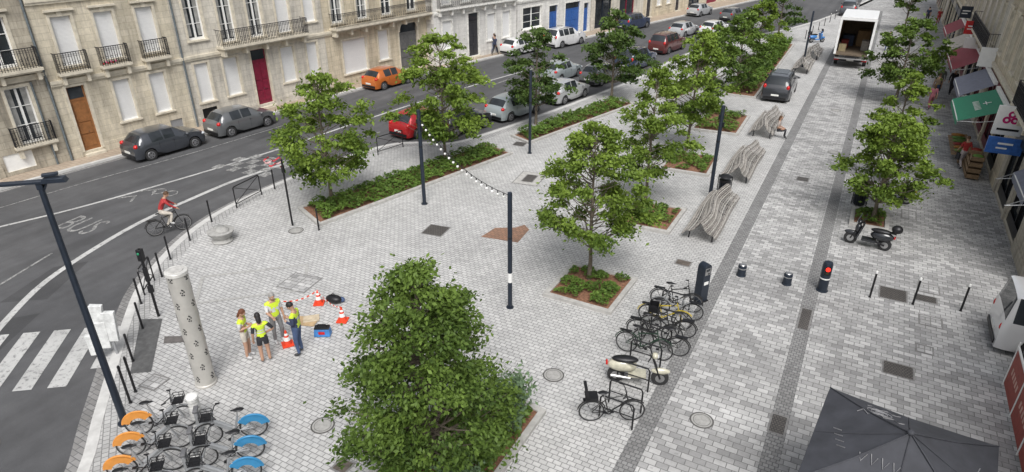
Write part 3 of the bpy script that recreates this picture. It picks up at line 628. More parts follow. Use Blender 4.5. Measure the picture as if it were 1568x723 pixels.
for y in (18.3,17.2,16.2,15.2,14.1,13.2,12.5): rack(-3.85 if y>13.5 else -3.75,y,R(0))
ang=math.atan2(.68,.72)
for i in range(5):
    bike(-13.85+.5*i,6.72-.55*i,ang,ALU,rear=OR,name='rental_bicycle',lean=random.uniform(-.05,.05))
    bike(-12.0+.5*i,7.35-.55*i,ang+math.pi,ALU,rear=BL,name='rental_bicycle',lean=random.uniform(-.05,.05))
    b=MB();b.box(0,0,.35,.10,.22,.7,ALU,tx=.8);b.box(0,0,.73,.12,.26,.07,M('dock_grey',(.12,.12,.125),.5));b.box(.06,0,.55,.05,.12,.14,STEEL);b.obj('bike_dock',(-12.98+.5*i,7.15-.55*i,0),ang,bev=.02)
# ------------------------------------------------------------------ mopeds
def moped(x,y,rz,body,seat,name='motor_scooter',box=False,shield=True):
    b=MB();r=.24
    for xx in (-.6,.62):
        b.lathe([(r-.08,-.05),(r,-.04),(r+.005,0),(r,.04),(r-.08,.05)],(xx,0,r),RUB,20,'Y');b.lathe([(.13,-.055),(.13,.055)],(xx,0,r),STEEL,14,'Y')
    b.ball((-.45,0,.58),(.42,.19,.2),body,14,10);b.box(-.02,0,.32,.5,.34,.08,body)
    if shield: b.box(.33,0,.62,.06,.42,.6,body,ry=-.25);b.ball((.42,0,.72),(.12,.16,.2),body,12,8)
    b.ball((.62,0,.47),(.27,.08,.1),body,12,8)
    b.ball((-.38,0,.78),(.38,.15,.09),seat,14,8);b.tube([(.62,.06,r),(.45,.05,.7),(.34,0,.98)],.028,BLACK,6);b.tube([(.62,-.06,r),(.45,-.05,.7),(.34,0,.98)],.028,BLACK,6)
    b.tube([(.22,.34,1.02),(.3,.2,1.05),(.34,0,1.0),(.3,-.2,1.05),(.22,-.34,1.02)],.018,BLACK,6);b.ball((.42,0,.98),(.09,.12,.09),body,10,8);b.ball((.5,0,.96),(.03,.07,.06),HEADL,8,6)
    for s in (-1,1): b.tube([(.28,s*.22,1.04),(.26,s*.3,1.2)],.008,BLACK,4);b.ball((.26,s*.32,1.22),(.015,.06,.04),BLACK,8,5)
    b.box(-.88,0,.62,.05,.14,.08,REDL);b.tube([(-.2,-.16,.25),(-.75,-.18,.32)],[.03,.05],STEEL,8);b.tube([(-.6,.1,r),(-.2,.08,.35)],.04,BLACK,6)
    if shield: b.box(.46,0,1.17,.015,.34,.3,GLASS,ry=-.3)
    if box: b.ball((-.88,0,.98),(.2,.2,.17),BLACK,12,8,);b.box(-.8,0,.8,.2,.12,.06,BLACK)
    b.obj(name,(x,y,0),rz,bev=0)
moped(-3.8,14.35,R(20),M('cream_enamel',(.50,.48,.38),.3,coat=.5),BLACK,'moped',shield=False)
moped(1.5,26.6,R(175),M('black_enamel',(.02,.022,.026),.25,coat=.5),BLACK,box=True)
moped(-5.0,72.4,R(40),M('blue_enamel',(.05,.2,.5),.3,coat=.5),BLACK,'motorcycle',box=True)
moped(2.3,31.8,R(200),M('black_enamel',(.02,.022,.026),.25,coat=.5),BLACK)
# ------------------------------------------------------------------ cars
def paint(name,c): return M('car_paint_'+name,c,.3,.25,var=.04,sc=1,coat=1)
STN={
'hatch':dict(L=4.05,W=1.74,H=1.46,st=[(0,.74,.50,.8),(.02,.86,.53,.85),(.07,.95,.60,.86),(.14,.99,.655,.86),(.25,1,.69,.84),(.262,1,.70,.82),(.42,1,.965,.70),(.44,1,.98,.70),(.585,1,1.0,.71),(.605,1,1.0,.71),(.76,1,.985,.70),(.80,1,.975,.69),(.86,.995,.93,.69),(.945,.96,.70,.76),(.97,.93,.62,.82),(1,.84,.55,.85)],glass=[(.262,.42,'W'),(.42,.44,''),(.44,.585,'S'),(.605,.76,'S'),(.86,.945,'W')],belt=.655),
'suv':dict(L=4.7,W=1.88,H=1.74,st=[(0,.78,.50,.85),(.02,.88,.56,.88),(.07,.96,.62,.88),(.14,.99,.655,.88),(.27,1,.69,.86),(.28,1,.70,.84),(.40,1,.96,.73),(.42,1,.98,.73),(.57,1,1.0,.74),(.59,1,1.0,.74),(.74,1,1,.73),(.76,1,.995,.73),(.88,1,.98,.72),(.905,.99,.96,.72),(.965,.96,.68,.8),(.98,.93,.60,.85),(1,.86,.52,.86)],glass=[(.28,.40,'W'),(.42,.57,'S'),(.59,.74,'S'),(.76,.88,'S'),(.905,.965,'W')],belt=.655),
'van':dict(L=4.9,W=1.92,H=1.95,st=[(0,.8,.42,.85),(.015,.9,.5,.88),(.06,.96,.56,.88),(.15,1,.62,.86),(.16,1,.63,.85),(.29,1,.96,.78),(.31,1,.98,.79),(.43,1,1,.8),(.45,1,1,.8),(.7,1,1,.8),(.72,1,1,.8),(.955,1,.99,.8),(.97,.99,.97,.8),(.99,.97,.6,.9),(1,.94,.5,.9)],glass=[(.16,.29,'W'),(.31,.43,'S'),(.72,.955,'S'),(.97,.99,'W')],belt=.58),
}
def car(x,y,deg,kind,mat,name='parked_car',z=-.1):
    k=STN[kind];L,W,H=k['L'],k['W'],k['H'];e=empty(name,(x,y,z),R(deg));b=MB()
    wr=.33 if kind!='hatch' else .31;xa=[L/2-.19*L,L/2-.81*L]
    base=k['st']
    def interp(t):
        for i in range(len(base)-1):
            if base[i][0]<=t<=base[i+1][0]:
                a,c=base[i],base[i+1];u=(t-a[0])/(c[0]-a[0]+1e-9);return (t,)+tuple(a[j]+(c[j]-a[j])*u for j in (1,2,3))
    ts=set(s[0] for s in base)
    for xw in xa:
        for o in (-1.0,-.99,-.75,-.4,0,.4,.75,.99,1.0):
            t=(L/2-(xw+o*(wr+.06)))/L
            if not any(abs(t-q)<.006 for q in ts): ts.add(t)
    rows=[]
    for t in sorted(ts):
        _,wf,hf,tw=interp(t);X=L/2-t*L;w=W/2*wf;zt=H*hf
        zb=.2
        for xw in xa:
            d=abs(X-xw)/(wr+.06)
            if d<1: zb=max(zb,wr+(wr+.05)*math.sqrt(1-d*d))
        zs=min(H*k['belt'],zt-.05);zs=max(zs,zb+.04)
        z1=max(zb+.02,.36);z2=max(z1+.01,min(zs-.02,.62));wt=w*tw
        rows.append((X,[(w*.97,zb),(w*1.0,z1),(w*1.0,z2),(w*.97,zs),(wt,zt-.035),(wt*.72,zt),(wt*.3,zt+.012)],t))
    m=14;V=[];F=[];G=[]
    for X,P,t in rows:
        for p in P: V.append((X,p[0],p[1]))
        for p in reversed(P): V.append((X,-p[0],p[1]))
    gl=k['glass']
    for i in range(len(rows)-1):
        tm=(rows[i][2]+rows[i+1][2])/2
        kind_=''
        for g0,g1,c in gl:
            if g0<=tm<=g1: kind_=c
        for j in range(m-1):
            seg=min(j,m-2-j)
            g=(kind_=='W' and seg in (4,5,6)) or (kind_=='S' and seg==3)
            (G if g else F).append((i*m+j,(i+1)*m+j,(i+1)*m+j+1,i*m+j+1))
        F.append((i*m+m-1,(i+1)*m+m-1,(i+1)*m,i*m))
    F.append(tuple(range(m)));F.append(tuple((len(rows)-1)*m+j for j in range(m-1,-1,-1)))
    b.add(V,F,mat,True)
    if GLASS not in b.mats:b.mats.append(GLASS)
    for f in G: b.f.append(f);b.mi.append(b.mats.index(GLASS));b.sm.append(True)
    b.obj('body',parent=e,sharp=50)
    c=MB()
    for xw in xa:
        for s in (-1,1):
            yy=s*(W/2-.10)
            c.lathe([(wr-.09,-.1),(wr-.01,-.1),(wr,-.06),(wr,.06),(wr-.01,.1),(wr-.09,.1)],(xw,yy,wr),RUB,22,'Y')
            c.lathe([(wr*.66,0),(wr*.62,.012*s)],(xw,yy+s*.095,wr),M('wheel_rim',(.32,.32,.33),.35,.7),18,'Y')
            for q in range(5):
                a=q*2*math.pi/5+.3;c.box(xw+math.cos(a)*wr*.36,yy+s*.112,wr+math.sin(a)*wr*.36,wr*.26,.006,wr*.13,BLACK,ry=-a+math.pi/2)  # black blocks on the rim stand in for shaded gaps between spokes
            c.box(xw,s*(W/2-.2),wr+.05,wr*2.1,.06,wr*1.6,BLACK)
    c.bx(-L/2+.3,L/2-.3,-W/2+.12,W/2-.12,.15,.4,BLACK)
    w0=W/2
    for s in (-1,1):
        c.ball((L/2-.17,s*w0*.72,H*.475),(.17,.2,.085),HEADL,12,8)
        c.ball((-L/2+(.16 if kind!='van' else .1),s*w0*.8,H*(.60 if kind!='van' else .45)),(.13,.12,.12 if kind=='hatch' else .17),REDL,10,8)
        c.ball((L/2-L*.29,s*(w0+.09),H*.66),(.08,.11,.075),mat,10,6)
        c.box(L*.03,s*(w0*1.0),H*.56,.16,.02,.03,mat)
        c.box(L*.03,s*w0*.995,H*.40,.008,.012,H*.36,BLACK);c.box(-L*.17,s*w0*.995,H*.46,.008,.012,H*.25,BLACK)
    c.box(L/2-.005,0,.30,.08,W*.62,.14,BLACK);c.box(L/2-.03,0,.50,.09,W*.4,.08,BLACK);c.box(L/2+.035,0,.36,.02,.5,.11,PLATE);c.box(-L/2-.015,0,.52,.03,.5,.11,PLATE)
    c.box(-L/2+.02,0,.32,.1,W*.78,.16,BLACK)
    if kind=='suv':
        for s in (-1,1): c.tube([(-L*.36,s*w0*.66,H*.985),(-L*.3,s*w0*.68,H*1.025),(L*.0,s*w0*.68,H*1.03),(L*.07,s*w0*.66,H*.995)],.018,BLACK,6)
        if mat.name=='car_paint_dark_suv': c.box(-.35,0,H+.022,1.5,w0*.95,.012,GLASS)
    c.obj('wheels_lamps_trim',parent=e)
    return e
GRY=paint('dark_grey',(.05,.055,.065));GR2=paint('mid_grey',(.12,.125,.13));SIL=paint('silver',(.42,.43,.44));WHT=paint('white',(.72,.72,.72));BLK=paint('black',(.02,.02,.024));REDP=paint('red',(.38,.008,.012));ORP=paint('orange',(.50,.13,.02));BLU=paint('dark_blue',(.03,.045,.09));DRD=paint('dark_red',(.10,.02,.02));DSU=paint('dark_suv',(.03,.032,.038))
SV=paint('silver_blue',(.32,.36,.37))
car(-33.25,20.8,84,'hatch',GRY);car(-32.75,25.6,84,'hatch',GR2);car(-31.75,38.6,83,'hatch',ORP)
car(-22.9,30.6,83,'hatch',REDP);car(-20.9,31.9,78,'hatch',BLK);car(-19.6,36.2,78,'hatch',SV);car(-18.3,41.4,80,'hatch',SIL);car(-21.2,47.0,82,'hatch',SV,name='car')
car(-18.0,47.5,80,'hatch',GR2);car(-17.3,53.6,82,'suv',BLU);car(-28.7,54.3,76,'hatch',WHT);car(-26.7,59.8,75,'suv',WHT);car(-24.0,72.3,77,'suv',BLU)
car(-17.0,61.8,80,'suv',DRD);car(-17.9,70.8,78,'hatch',SIL);car(-15.2,73,76,'hatch',WHT);car(-12.4,78,72,'hatch',WHT);car(-15.5,84,74,'hatch',GR2);car(-20,86,76,'hatch',SIL)
car(-5.15,49.4,90,'suv',DSU,z=.008);car(-3.6,95,90,'suv',GRY,z=.008)
car(7.6,21.7,0,'van',WHT,name='parked_van',z=.008)
e=empty('box_truck',(-1.4,65.1,.01),R(90));e.scale=(1,1.1,1.1)
b=MB();TW=M('truck_white',(.76,.76,.75),.4,var=.06,coat=.3);TI=M('truck_interior',(.13,.10,.07),.8)
L0,L1=-3.7,1.9;hw=1.2;z0,z1=1.0,3.55
b.bx(L0,L1,-hw,-hw+.05,z0,z1,TW);b.bx(L0,L1,hw-.05,hw,z0,z1,TW);b.bx(L1-.05,L1-.002,-hw+.052,hw-.052,z0,z1-.002,TI)
b.bx(L0,L1+.001,-hw-.003,hw+.003,z1,z1+.06,TW);b.bx(L0,L1-.06,-hw+.052,hw-.052,z0-.12,z0,TI)
for s in (-1,1): b.box(L0-.02,s*(hw-.05),(z0+z1)/2,.08,.16,z1-z0+.1,TW);b.box(-.9,s*(hw-.065),(z0+z1)/2,5.4,.014,2.2,M('truck_ply',(.30,.2,.11),.8))
b.box(L0-.02,0,z1+.0,.09,2*hw,.22,TW)
for k,(px,py,pz,sx,sy,sz,c) in enumerate(((1.0,-.5,1.6,1.2,.9,1.2,(.25,.16,.08)),(0.9,.55,1.4,1,.8,.8,(.05,.07,.12)),(-1,-.75,1.35,1,.5,.7,(.35,.33,.3)),(-.6,.7,1.3,.8,.5,.6,(.2,.03,.03)),(-2.3,.75,1.25,.6,.5,.5,(.3,.25,.15)))): b.box(px,py,pz,sx,sy,sz,M('cargo_%d'%k,c,.8))
b.box(L0-.25,0,.72,.5,2.2,.06,STEEL);b.box(L0+.1,0,.55,.12,2.2,.16,BLACK)
for s in (-1,1): b.box(L0+.03,s*.95,.58,.04,.34,.13,REDL)
b.box(L0+.03,0,.56,.03,.5,.12,PLATE)
b.box(-.4,0,.75,7,.8,.2,BLACK)
b.box(2.95,0,1.35,1.7,2.1,1.7,TW,tx=.8,ty=.93);b.box(3.55,0,1.6,.5,1.8,.6,GLASS,ry=.25)
for xx in (-2.4,2.9):
    for s in (-1,1): b.lathe([(.25,-.13),(.42,-.12),(.43,0),(.42,.12),(.25,.13)],(xx,s*1.0,.43),RUB,20,'Y');b.lathe([(.24,-.135),(.24,.135)],(xx,s*1.0,.43),ALU,14,'Y')
b.obj('cargo_box_and_cab',parent=e,bev=.015)
# ------------------------------------------------------------------ buildings
def railing(b,s0,s1,y,z,h=.95,step=.12,sides=True):
    b.bx(s0,s1,y-.02,y+.02,z+h,z+h+.035,IRON);b.bx(s0,s1,y-.012,y+.012,z+.08,z+.1,IRON);b.bx(s0,s1,y-.01,y+.01,z+h*.8,z+h*.8+.015,IRON)
    n=max(2,int((s1-s0)/step))
    for i in range(n+1):
        x=s0+(s1-s0)*i/n;b.bx(x-.011,x+.011,y-.011,y+.011,z,z+h,IRON)
        if i<n and step<.2:
            xm=x+(s1-s0)/n/2;b.ring((xm,y,z+h*.9),.035,.008,IRON,'Y',6,3)
            if i%2==0: b.ring((xm,y,z+h*.45),.055,.014,IRON,'Y',7,3);b.ring((xm,y,z+h*.25),.05,.013,IRON,'Y',7,3)
    if sides:
        for x in (s0,s1):
            b.bx(x-.015,x+.015,y+.02,-.01,z+h,z+h+.03,IRON)
            for q in range(4): yy=y+(0-y)*(q+.5)/4.5;b.bx(x-.008,x+.008,yy-.008,yy+.008,z,z+h,IRON)
def balcony(b,s0,s1,z,dp=.6,mat=TRIM):
    b.bx(s0,s1,-dp,-.003,z-.14,z,mat);b.bx(s0+.06,s1-.06,-dp+.08,-.004,z-.22,z-.143,mat)
    n=max(2,int((s1-s0)/1.4)+1)
    for i in range(n):
        x=s0+.2+(s1-s0-.4)*i/(n-1);b.box(x,-dp*.36,z-.42,.16,dp*.66,.38,mat,tx=1)
    railing(b,s0+.04,s1-.04,-dp+.05,z)
def building(name,ox,oy,rz,L,Hh,ops,wall,depth=9,courses=(4.15,),roof=True,trim=TRIM,balc=(),extras=None,gap=.006):
    e=empty(name,(ox,oy,0),rz)
    b=MB();x0,x1=gap,L-gap
    xs=sorted(set([x0,x1]+[o[k] for o in ops for k in (0,1)]));zs=sorted(set([0,Hh]+[o[k] for o in ops for k in (2,3)]))
    for i in range(len(xs)-1):
        for j in range(len(zs)-1):
            cx=(xs[i]+xs[i+1])/2;cz_=(zs[j]+zs[j+1])/2
            if xs[i+1]-xs[i]<1e-5: continue
            if any(o[0]<cx<o[1] and o[2]<cz_<o[3] for o in ops): continue
            b.add([(xs[i],0,zs[j]),(xs[i+1],0,zs[j]),(xs[i+1],0,zs[j+1]),(xs[i],0,zs[j+1])],[(0,1,2,3)],wall)
    D=.24
    for o in ops:
        a,c,z0,z1=o[:4]
        b.add([(a,0,z0),(a,D,z0),(a,D,z1),(a,0,z1)],[(0,1,2,3)],trim);b.add([(c,0,z0),(c,D,z0),(c,D,z1),(c,0,z1)],[(3,2,1,0)],trim)
        b.add([(a,0,z1),(a,D,z1),(c,D,z1),(c,0,z1)],[(0,1,2,3)],trim);b.add([(a,0,z0),(a,D,z0),(c,D,z0),(c,0,z0)],[(3,2,1,0)],trim)
    b.add([(x0,0,0),(x0,depth,0),(x0,depth,Hh),(x0,0,Hh)],[(3,2,1,0)],wall);b.add([(x1,0,0),(x1,depth,0),(x1,depth,Hh),(x1,0,Hh)],[(0,1,2,3)],wall)
    b.add([(x0,depth,0),(x1,depth,0),(x1,depth,Hh),(x0,depth,Hh)],[(3,2,1,0)],wall)
    b.obj('walls',parent=e)
    t=MB()
    for zc in courses: t.bx(x0,x1,-.14,-.003,zc,zc+.16,trim);t.bx(x0,x1,-.09,-.004,zc-.12,zc-.003,trim)
    t.bx(x0,x1,-.45,-.003,Hh-.25,Hh+.05,trim);t.bx(x0,x1,-.3,-.004,Hh-.45,Hh-.253,trim)
    lows=sorted((o[0]-.14,o[1]+.14) for o in ops if o[2]<.5);px=x0
    for a,c in lows+[(x1,x1)]:
        if a-px>.15: t.bx(px,a,-.05,-.003,0.0,.5,wall)
        px=max(px,c)
    w=MB()
    for o in ops:
        a,c,z0,z1,ty=o[:5];W_=c-a;h_=z1-z0
        if ty!='shop' and ty!='vent':
            f=.13;t.bx(a-f,c+f,-.035,-.003,z1,z1+f,trim);t.bx(a-f,a,-.035,-.003,z0,z1,trim);t.bx(c,c+f,-.035,-.003,z0,z1,trim)
            if z0>.6: t.bx(a-f-.04,c+f+.04,-.1,-.003,z0-.1,z0-.002,trim)
            if len(o)>6 or (z0>4 and ty!='vent'): t.bx(a-f-.08,c+f+.08,-.16,-.003,z1+f+.12,z1+f+.22,trim);t.bx(a+W_/2-.12,a+W_/2+.12,-.07,-.036,z1-.0,z1+f+.1,trim)
        if ty in('shut','gshut'):
            w.bx(a,c,.12,.15,z0,z1,SHUT if ty=='shut' else GREYSH)
            w.bx(a,c,.06,.118,z0,z0+.06,WHITE)
        elif ty in('win','winc'):
            w.bx(a,c,.2,.21,z0,z1,GLASS)
            fr=.07
            w.bx(a,a+fr,.14,.199,z0,z1,WHITE);w.bx(c-fr,c,.14,.199,z0,z1,WHITE);w.bx(a+fr,c-fr,.14,.199,z1-fr,z1,WHITE);w.bx(a+fr,c-fr,.14,.199,z0,z0+fr*1.8,WHITE)
            w.bx((a+c)/2-.05,(a+c)/2+.05,.13,.199,z0+fr*1.8,z1-fr,WHITE)
            for q in (.33,.66): w.bx(a+fr,c-fr,.16,.198,z0+h_*q,z0+h_*q+.03,WHITE)
            if ty=='winc':
                w.bx(a+fr,a+W_*.3,.193,.1995,z0+.2,z1-fr,CURT);w.bx(c-W_*.3,c-fr,.193,.1995,z0+.2,z1-fr,CURT)
        elif ty=='door':
            dm=o[5];w.bx(a,c,.14,.19,z0,z1,dm)
            hd=z0+h_*.78
            w.bx(a+.02,c-.02,.12,.139,hd,hd+.07,dm)
            nl=2 if W_>1.1 else 1
            for q in range(nl):
                p0=a+.08+q*(W_-.1)/nl;p1=p0+(W_-.1)/nl-.08
                for (u0,u1) in ((.08,.3),(.34,.55),(.58,.95)): w.bx(p0+.05,p1-.05,.105,.139,z0+(hd-z0)*u0,z0+(hd-z0)*u1,dm)
            w.bx(a+.1,c-.1,.125,.139,hd+.12,z1-.06,GLASS);w.ball((a+W_/2+.08,.1,z0+1.0),.03,CHROME,6,4)
            t.bx(a-.05,c+.05,-.25,-.004,0.002,max(.12,z0*.5),TRIM)
        elif ty=='vent':
            w.bx(a,c,.05,.08,z0,z1,o[5] if len(o)>5 else WHITE)
        elif ty=='shop':
            w.bx(a,c,.2,.21,z0,z1,GLASS);fm=o[5] if len(o)>5 else BLACK
            nn=max(2,int(W_/1.2))
            for q in range(nn+1):
                x=a+(W_-.08)*q/nn;w.bx(x,x+.08,.1,.199,z0,z1,fm)
            w.bx(a,c,.08,.099,z0,z0+.45,fm);t.bx(a-.1,c+.1,-.08,-.003,z1,z1+.55,fm)
    w.obj('windows_and_doors',parent=e);
    for s0,s1,z,*dd in balc: balcony(t,s0,s1,z,*(dd or [.6]),mat=trim)
    if extras: extras(t)
    t.obj('stonework_and_balconies',parent=e)
    if roof:
        r=MB();r.add([(x0,-.4,Hh+.05),(x1,-.4,Hh+.05),(x1,depth/2,Hh+2.6),(x0,depth/2,Hh+2.6),(x1,depth,Hh+.05),(x0,depth,Hh+.05)],[(0,1,2,3),(3,2,4,5)],SLATE)
        r.add([(x0,0,Hh+.05),(x0,depth/2,Hh+2.6),(x0,depth,Hh+.05)],[(2,1,0)],wall);r.add([(x1,0,Hh+.05),(x1,depth/2,Hh+2.6),(x1,depth,Hh+.05)],[(0,1,2)],wall)
        r.box(L*.25,depth*.5,Hh+3.0,.5,1.2,1.4,wall);r.obj('roof',parent=e)
    return e
RZ1=math.atan2(.994,.111)
def at(s,dx=.111,dy=.994,a=(-36.5,14.0)): return a[0]+dx*s,a[1]+dy*s
OAK=M('oak_door',(.27,.115,.04),.5,var=.2);REDD=M('crimson_door',(.19,.012,.035),.45);BLD=M('blue_door',(.03,.10,.32),.45);DKD=M('dark_door',(.03,.03,.035),.5)
DP=M('downpipe',(.12,.14,.15),.5)
ox,oy=at(-14)
def exA(t): t.cyl(17.3,-.09,0,10,.06,DP,8);t.cyl(16.6,-.08,0,4.3,.05,DP,8)
building('stone_townhouse',ox,oy,RZ1,17.4,10.8,[(2,3.1,1.2,3.6,'shut'),(5,6.1,1.2,3.6,'win'),(8,9.1,0,3.4,'door',DKD),(11,12.1,1.2,3.6,'shut'),(15.4,16.45,1.35,4.15,'winc'),(14.4,15.7,.2,1.05,'vent'),(2,3.1,5.3,7.6,'win'),(5,6.1,5.3,7.6,'win'),(8,9.1,5.3,7.6,'win'),(11,12.1,5.3,7.6,'win'),(15.2,16.4,5.1,7.4,'win')]+[(x,x+1.1,8.5,10,'win') for x in (2,5,8,11,15.2)],ST_A,balc=((15.0,16.9,1.35,.3),(10.5,17.2,5.0,.55)),courses=(4.5,),extras=exA)
ox,oy=at(3.4);q=3.4
def exB(t):
    for k in range(9): t.ball((2.65+.08*k,-.36,4.62+.03*(k%3)),(.05,.05,.06),[RED,LF['g'],M('flower_pink',(.5,.1,.2),.6)][k%3],6,4)
building('stone_townhouse',ox,oy,RZ1,7.0,11,[(4.05-q,4.95-q,.25,3.7,'door',OAK),(6.35-q,7.25-q,1.35,3.6,'shut'),(8.35-q,9.25-q,1.35,3.6,'shut'),(4.3-q,5.25-q,4.75,7.15,'shut'),(6.35-q,7.3-q,4.75,7.15,'shut'),(8.5-q,9.45-q,4.75,7.15,'shut'),(8.95-q,9.7-q,.2,.75,'vent',GREYSH)]+[(x-q,x+.95-q,8.4,10.2,'shut') for x in (4.3,6.35,8.5)],ST_B,balc=((3.85-q,5.4-q,4.5,.45),(5.95-q,7.5-q,4.5,.45),(8.2-q,9.7-q,4.5,.45)),courses=(3.98,7.9),extras=exB)
ox,oy=at(10.4);q=10.4
def exC(t): t.cyl(.1,-.09,0,11,.06,DP,8)
building('stone_townhouse',ox,oy,RZ1,10.7,11.6,[(11.1-q,12.0-q,1.35,3.65,'shut'),(13.0-q,14.0-q,1.35,3.65,'shut'),(15.0-q,16.15-q,.3,3.85,'door',REDD),(17.25-q,18.3-q,1.35,3.65,'shut'),(19.4-q,20.3-q,1.35,3.65,'shut'),(11.05-q,12.05-q,.1,.95,'vent',BLACK),(11.2-q,12.25-q,5.0,7.7,'winc'),(13.3-q,14.3-q,4.6,7.7,'winc'),(15.3-q,16.3-q,4.6,7.7,'winc'),(17.4-q,18.4-q,4.6,7.7,'shut'),(19.6-q,20.5-q,5.0,7.7,'shut')]+[(x-q,x+1-q,8.7,10.6,'win') for x in (11.2,13.3,15.3,17.4,19.5)],ST_C,balc=((12.8-q,19.2-q,4.45,.8),),courses=(4.0,8.1),extras=exC)
ox,oy=at(21.1);q=21.1
def exD(t):
    cx=29.55-q;pts=[(cx+1.1*math.cos(R(a)),-.05,3.15+.95*math.sin(R(a))) for a in range(0,181,12)];t.tube(pts,.09,TRIM,6)
building('stone_townhouse',ox,oy,RZ1,11.2,11.2,[(22.6-q,24.9-q,.9,3.3,'shut'),(28.5-q,30.6-q,.15,3.7,'door',M('grey_door',(.12,.12,.12),.5)),(26.2-q,27.3-q,1.3,3.5,'shut'),(21.9-q,23-q,4.6,7.4,'winc'),(24.3-q,25.4-q,4.6,7.4,'winc'),(26.8-q,27.9-q,4.6,7.4,'win'),(29.6-q,30.7-q,4.6,7.4,'win')]+[(x-q,x+1.1-q,8.6,10.2,'win') for x in (21.9,24.3,26.8,29.6)],ST_D,balc=((21.6-q,31.9-q,4.35,.8),),courses=(4.0,8.0),extras=exD)
A2=(-33.8,37.6);D2=(.208,.978);RZ2=math.atan2(*D2[::-1])
WT=M('white_trim',(.68,.67,.63),.7)
ox,oy=at(8.0,*D2,A2);q=8.0
building('white_townhouse',ox,oy,RZ2,10.6,11,[(9-q,10.1-q,1.2,3.5,'shut'),(12.1-q,13.4-q,.15,3.8,'door',DKD),(14.5-q,15.6-q,1.2,3.5,'shut'),(16.6-q,17.7-q,1.2,3.5,'shut')]+[(x-q,x+1.1-q,4.8,7.2,'shut') for x in (9,11.3,14,16.4)]+[(x-q,x+1.1-q,8.4,10,'win') for x in (9,11.3,14,16.4)],ST_E,courses=(4.15,7.8),trim=WT,balc=((8.4-q,18.2-q,4.55,.5),))
ox,oy=at(18.7,*D2,A2);q=18.7
building('stone_townhouse',ox,oy,RZ2,12.2,10.4,[(19.5-q,22.4-q,1.5,3.5,'win'),(23.6-q,25.0-q,.1,3.3,'door',BLD),(26.3-q,28.9-q,.1,3.3,'door',BLD),(29.6-q,30.5-q,.1,3.0,'door',BLD)]+[(x-q,x+1.1-q,4.8,7,'win') for x in (19.9,22.6,25.3,28.2)],ST_E,courses=(4.1,7.7),trim=WT)
cols=[ST_C,ST_D,ST_B,ST_E,ST_C];ss=[31,42,53,65,78,92]
for i in range(5):
    s0,s1=ss[i],ss[i+1];ox,oy=at(s0,*D2,A2);L_=s1-s0;n_=int(L_/2.6);ops=[]
    for k in range(n_):
        a=.8+k*(L_-1.2)/n_
        if i%2==0 and k%2==0 and a+3<L_: ops.append((a,a+3.2,.1,3.1,'shop',[NAVY,BLACK,REDD][k%3]))
        elif not(i%2==0): ops.append((a,a+1.1,1.2 if k%3 else .1,3.4,'shut' if k%3 else 'door',DKD))
        ops.append((a+.2,a+1.3,4.8,7.1,'win'));ops.append((a+.2,a+1.3,8.2,9.8,'win'))
    ops2=[]
    for o in ops:
        if not any(o is not p and o[2]<4 and p[2]<4 and o[0]<p[1] and p[0]<o[1] for p in ops2): ops2.append(o)
    building('stone_townhouse',ox,oy,RZ2,L_,10.6+i%2,ops2,cols[i],courses=(4.15,))
RZR=R(-90)
GRN=M('green_canvas',(.02,.20,.11),.7,var=.1);RDC=M('red_canvas',(.24,.03,.045),.7,var=.15);GBC=M('grey_canvas',(.17,.18,.23),.7,var=.15);CRC=M('cream_canvas',(.45,.41,.36),.7)
segs=[(36,25.6,ST_R),(48,36,ST_D),(60,48,ST_C),(74,60,ST_R),(92,74,ST_D),(112,92,ST_C),(17.6,2,ST_R)]
for i,(yf,yn,w_) in enumerate(segs):
    L_=yf-yn;n_=max(3,int(L_/2.7));ops=[]
    k=.6
    while k+3<L_:
        ops.append((k,k+2.8,.1,2.9,'shop',[BLACK,M('shop_bordeaux',(.14,.02,.03),.5),NAVY,M('shop_cream',(.4,.37,.3),.5)][(int(k)+i)%4]));k+=3.4
    for j in range(n_):
        a=.8+j*(L_-1)/n_;ops.append((a,a+1.1,4.5,6.8,'winc'))
    building('shop_building',6.55,yf,RZR,L_,8.0+.25*(i%3),ops,w_,depth=12,courses=(3.75,),balc=((.5,L_-.5,4.3,.6),) if i in (0,2) else ())  # walls kept lower than three real storeys so less shadow reaches the street
def awning(yn,yf,mat,zw=3.35,zo=2.55,xo=4.5,text=False):
    b=MB();n=8;V=[]
    for i in range(n+1):
        y=yn+(yf-yn)*i/n;sg=-.03*math.sin(math.pi*i/n)
        V+=[(6.45,y,zw),(xo,y,zo+sg),(xo-.01,y,zo-.25+sg+.02*math.cos(i*3))]
    b.add(V,[(3*i,3*i+1,3*i+4,3*i+3) for i in range(n)]+[(3*i+1,3*i+2,3*i+5,3*i+4) for i in range(n)],mat)
    for y in (yn+.05,yf-.05): b.tube([(6.45,y,zw-.5),(5.4,y,zw-.75),(xo+.03,y,zo-.02)],.02,ALU,5)
    b.tube([(xo+.02,yn,zo-.02),(xo+.02,yf,zo-.02)],.025,WHITE,6);b.bx(6.3,6.46,yn,yf,zw-.02,zw+.14,WHITE)
    if text:
        s=(zw-zo)/(6.45-xo);g=lambda x,y:(x,y,zo+s*(x-xo)+.012)
        for k in range(7):
            y=yn+1.3+k*.26
            b.tube([g(5.25,y),g(5.5,y+.06),g(5.25,y+.12)],.014,WHITE,3)
        b.tube([g(5.75,yn+1.9),g(5.75,yn+2.6)],.02,WHITE,3);b.tube([g(5.95,yn+2.2),g(5.62,yn+2.25)],.02,WHITE,3)
    b.obj('shop_awning')
awning(37.9,42.6,GRN,text=True);awning(43.6,48.4,GBC,xo=4.9);awning(51,57.5,RDC,xo=4.9);awning(58.5,63,CRC,xo=5.1);awning(66,71,RDC,xo=5.2);awning(27,30,GBC,xo=5.9,zw=3.2,zo=2.8)
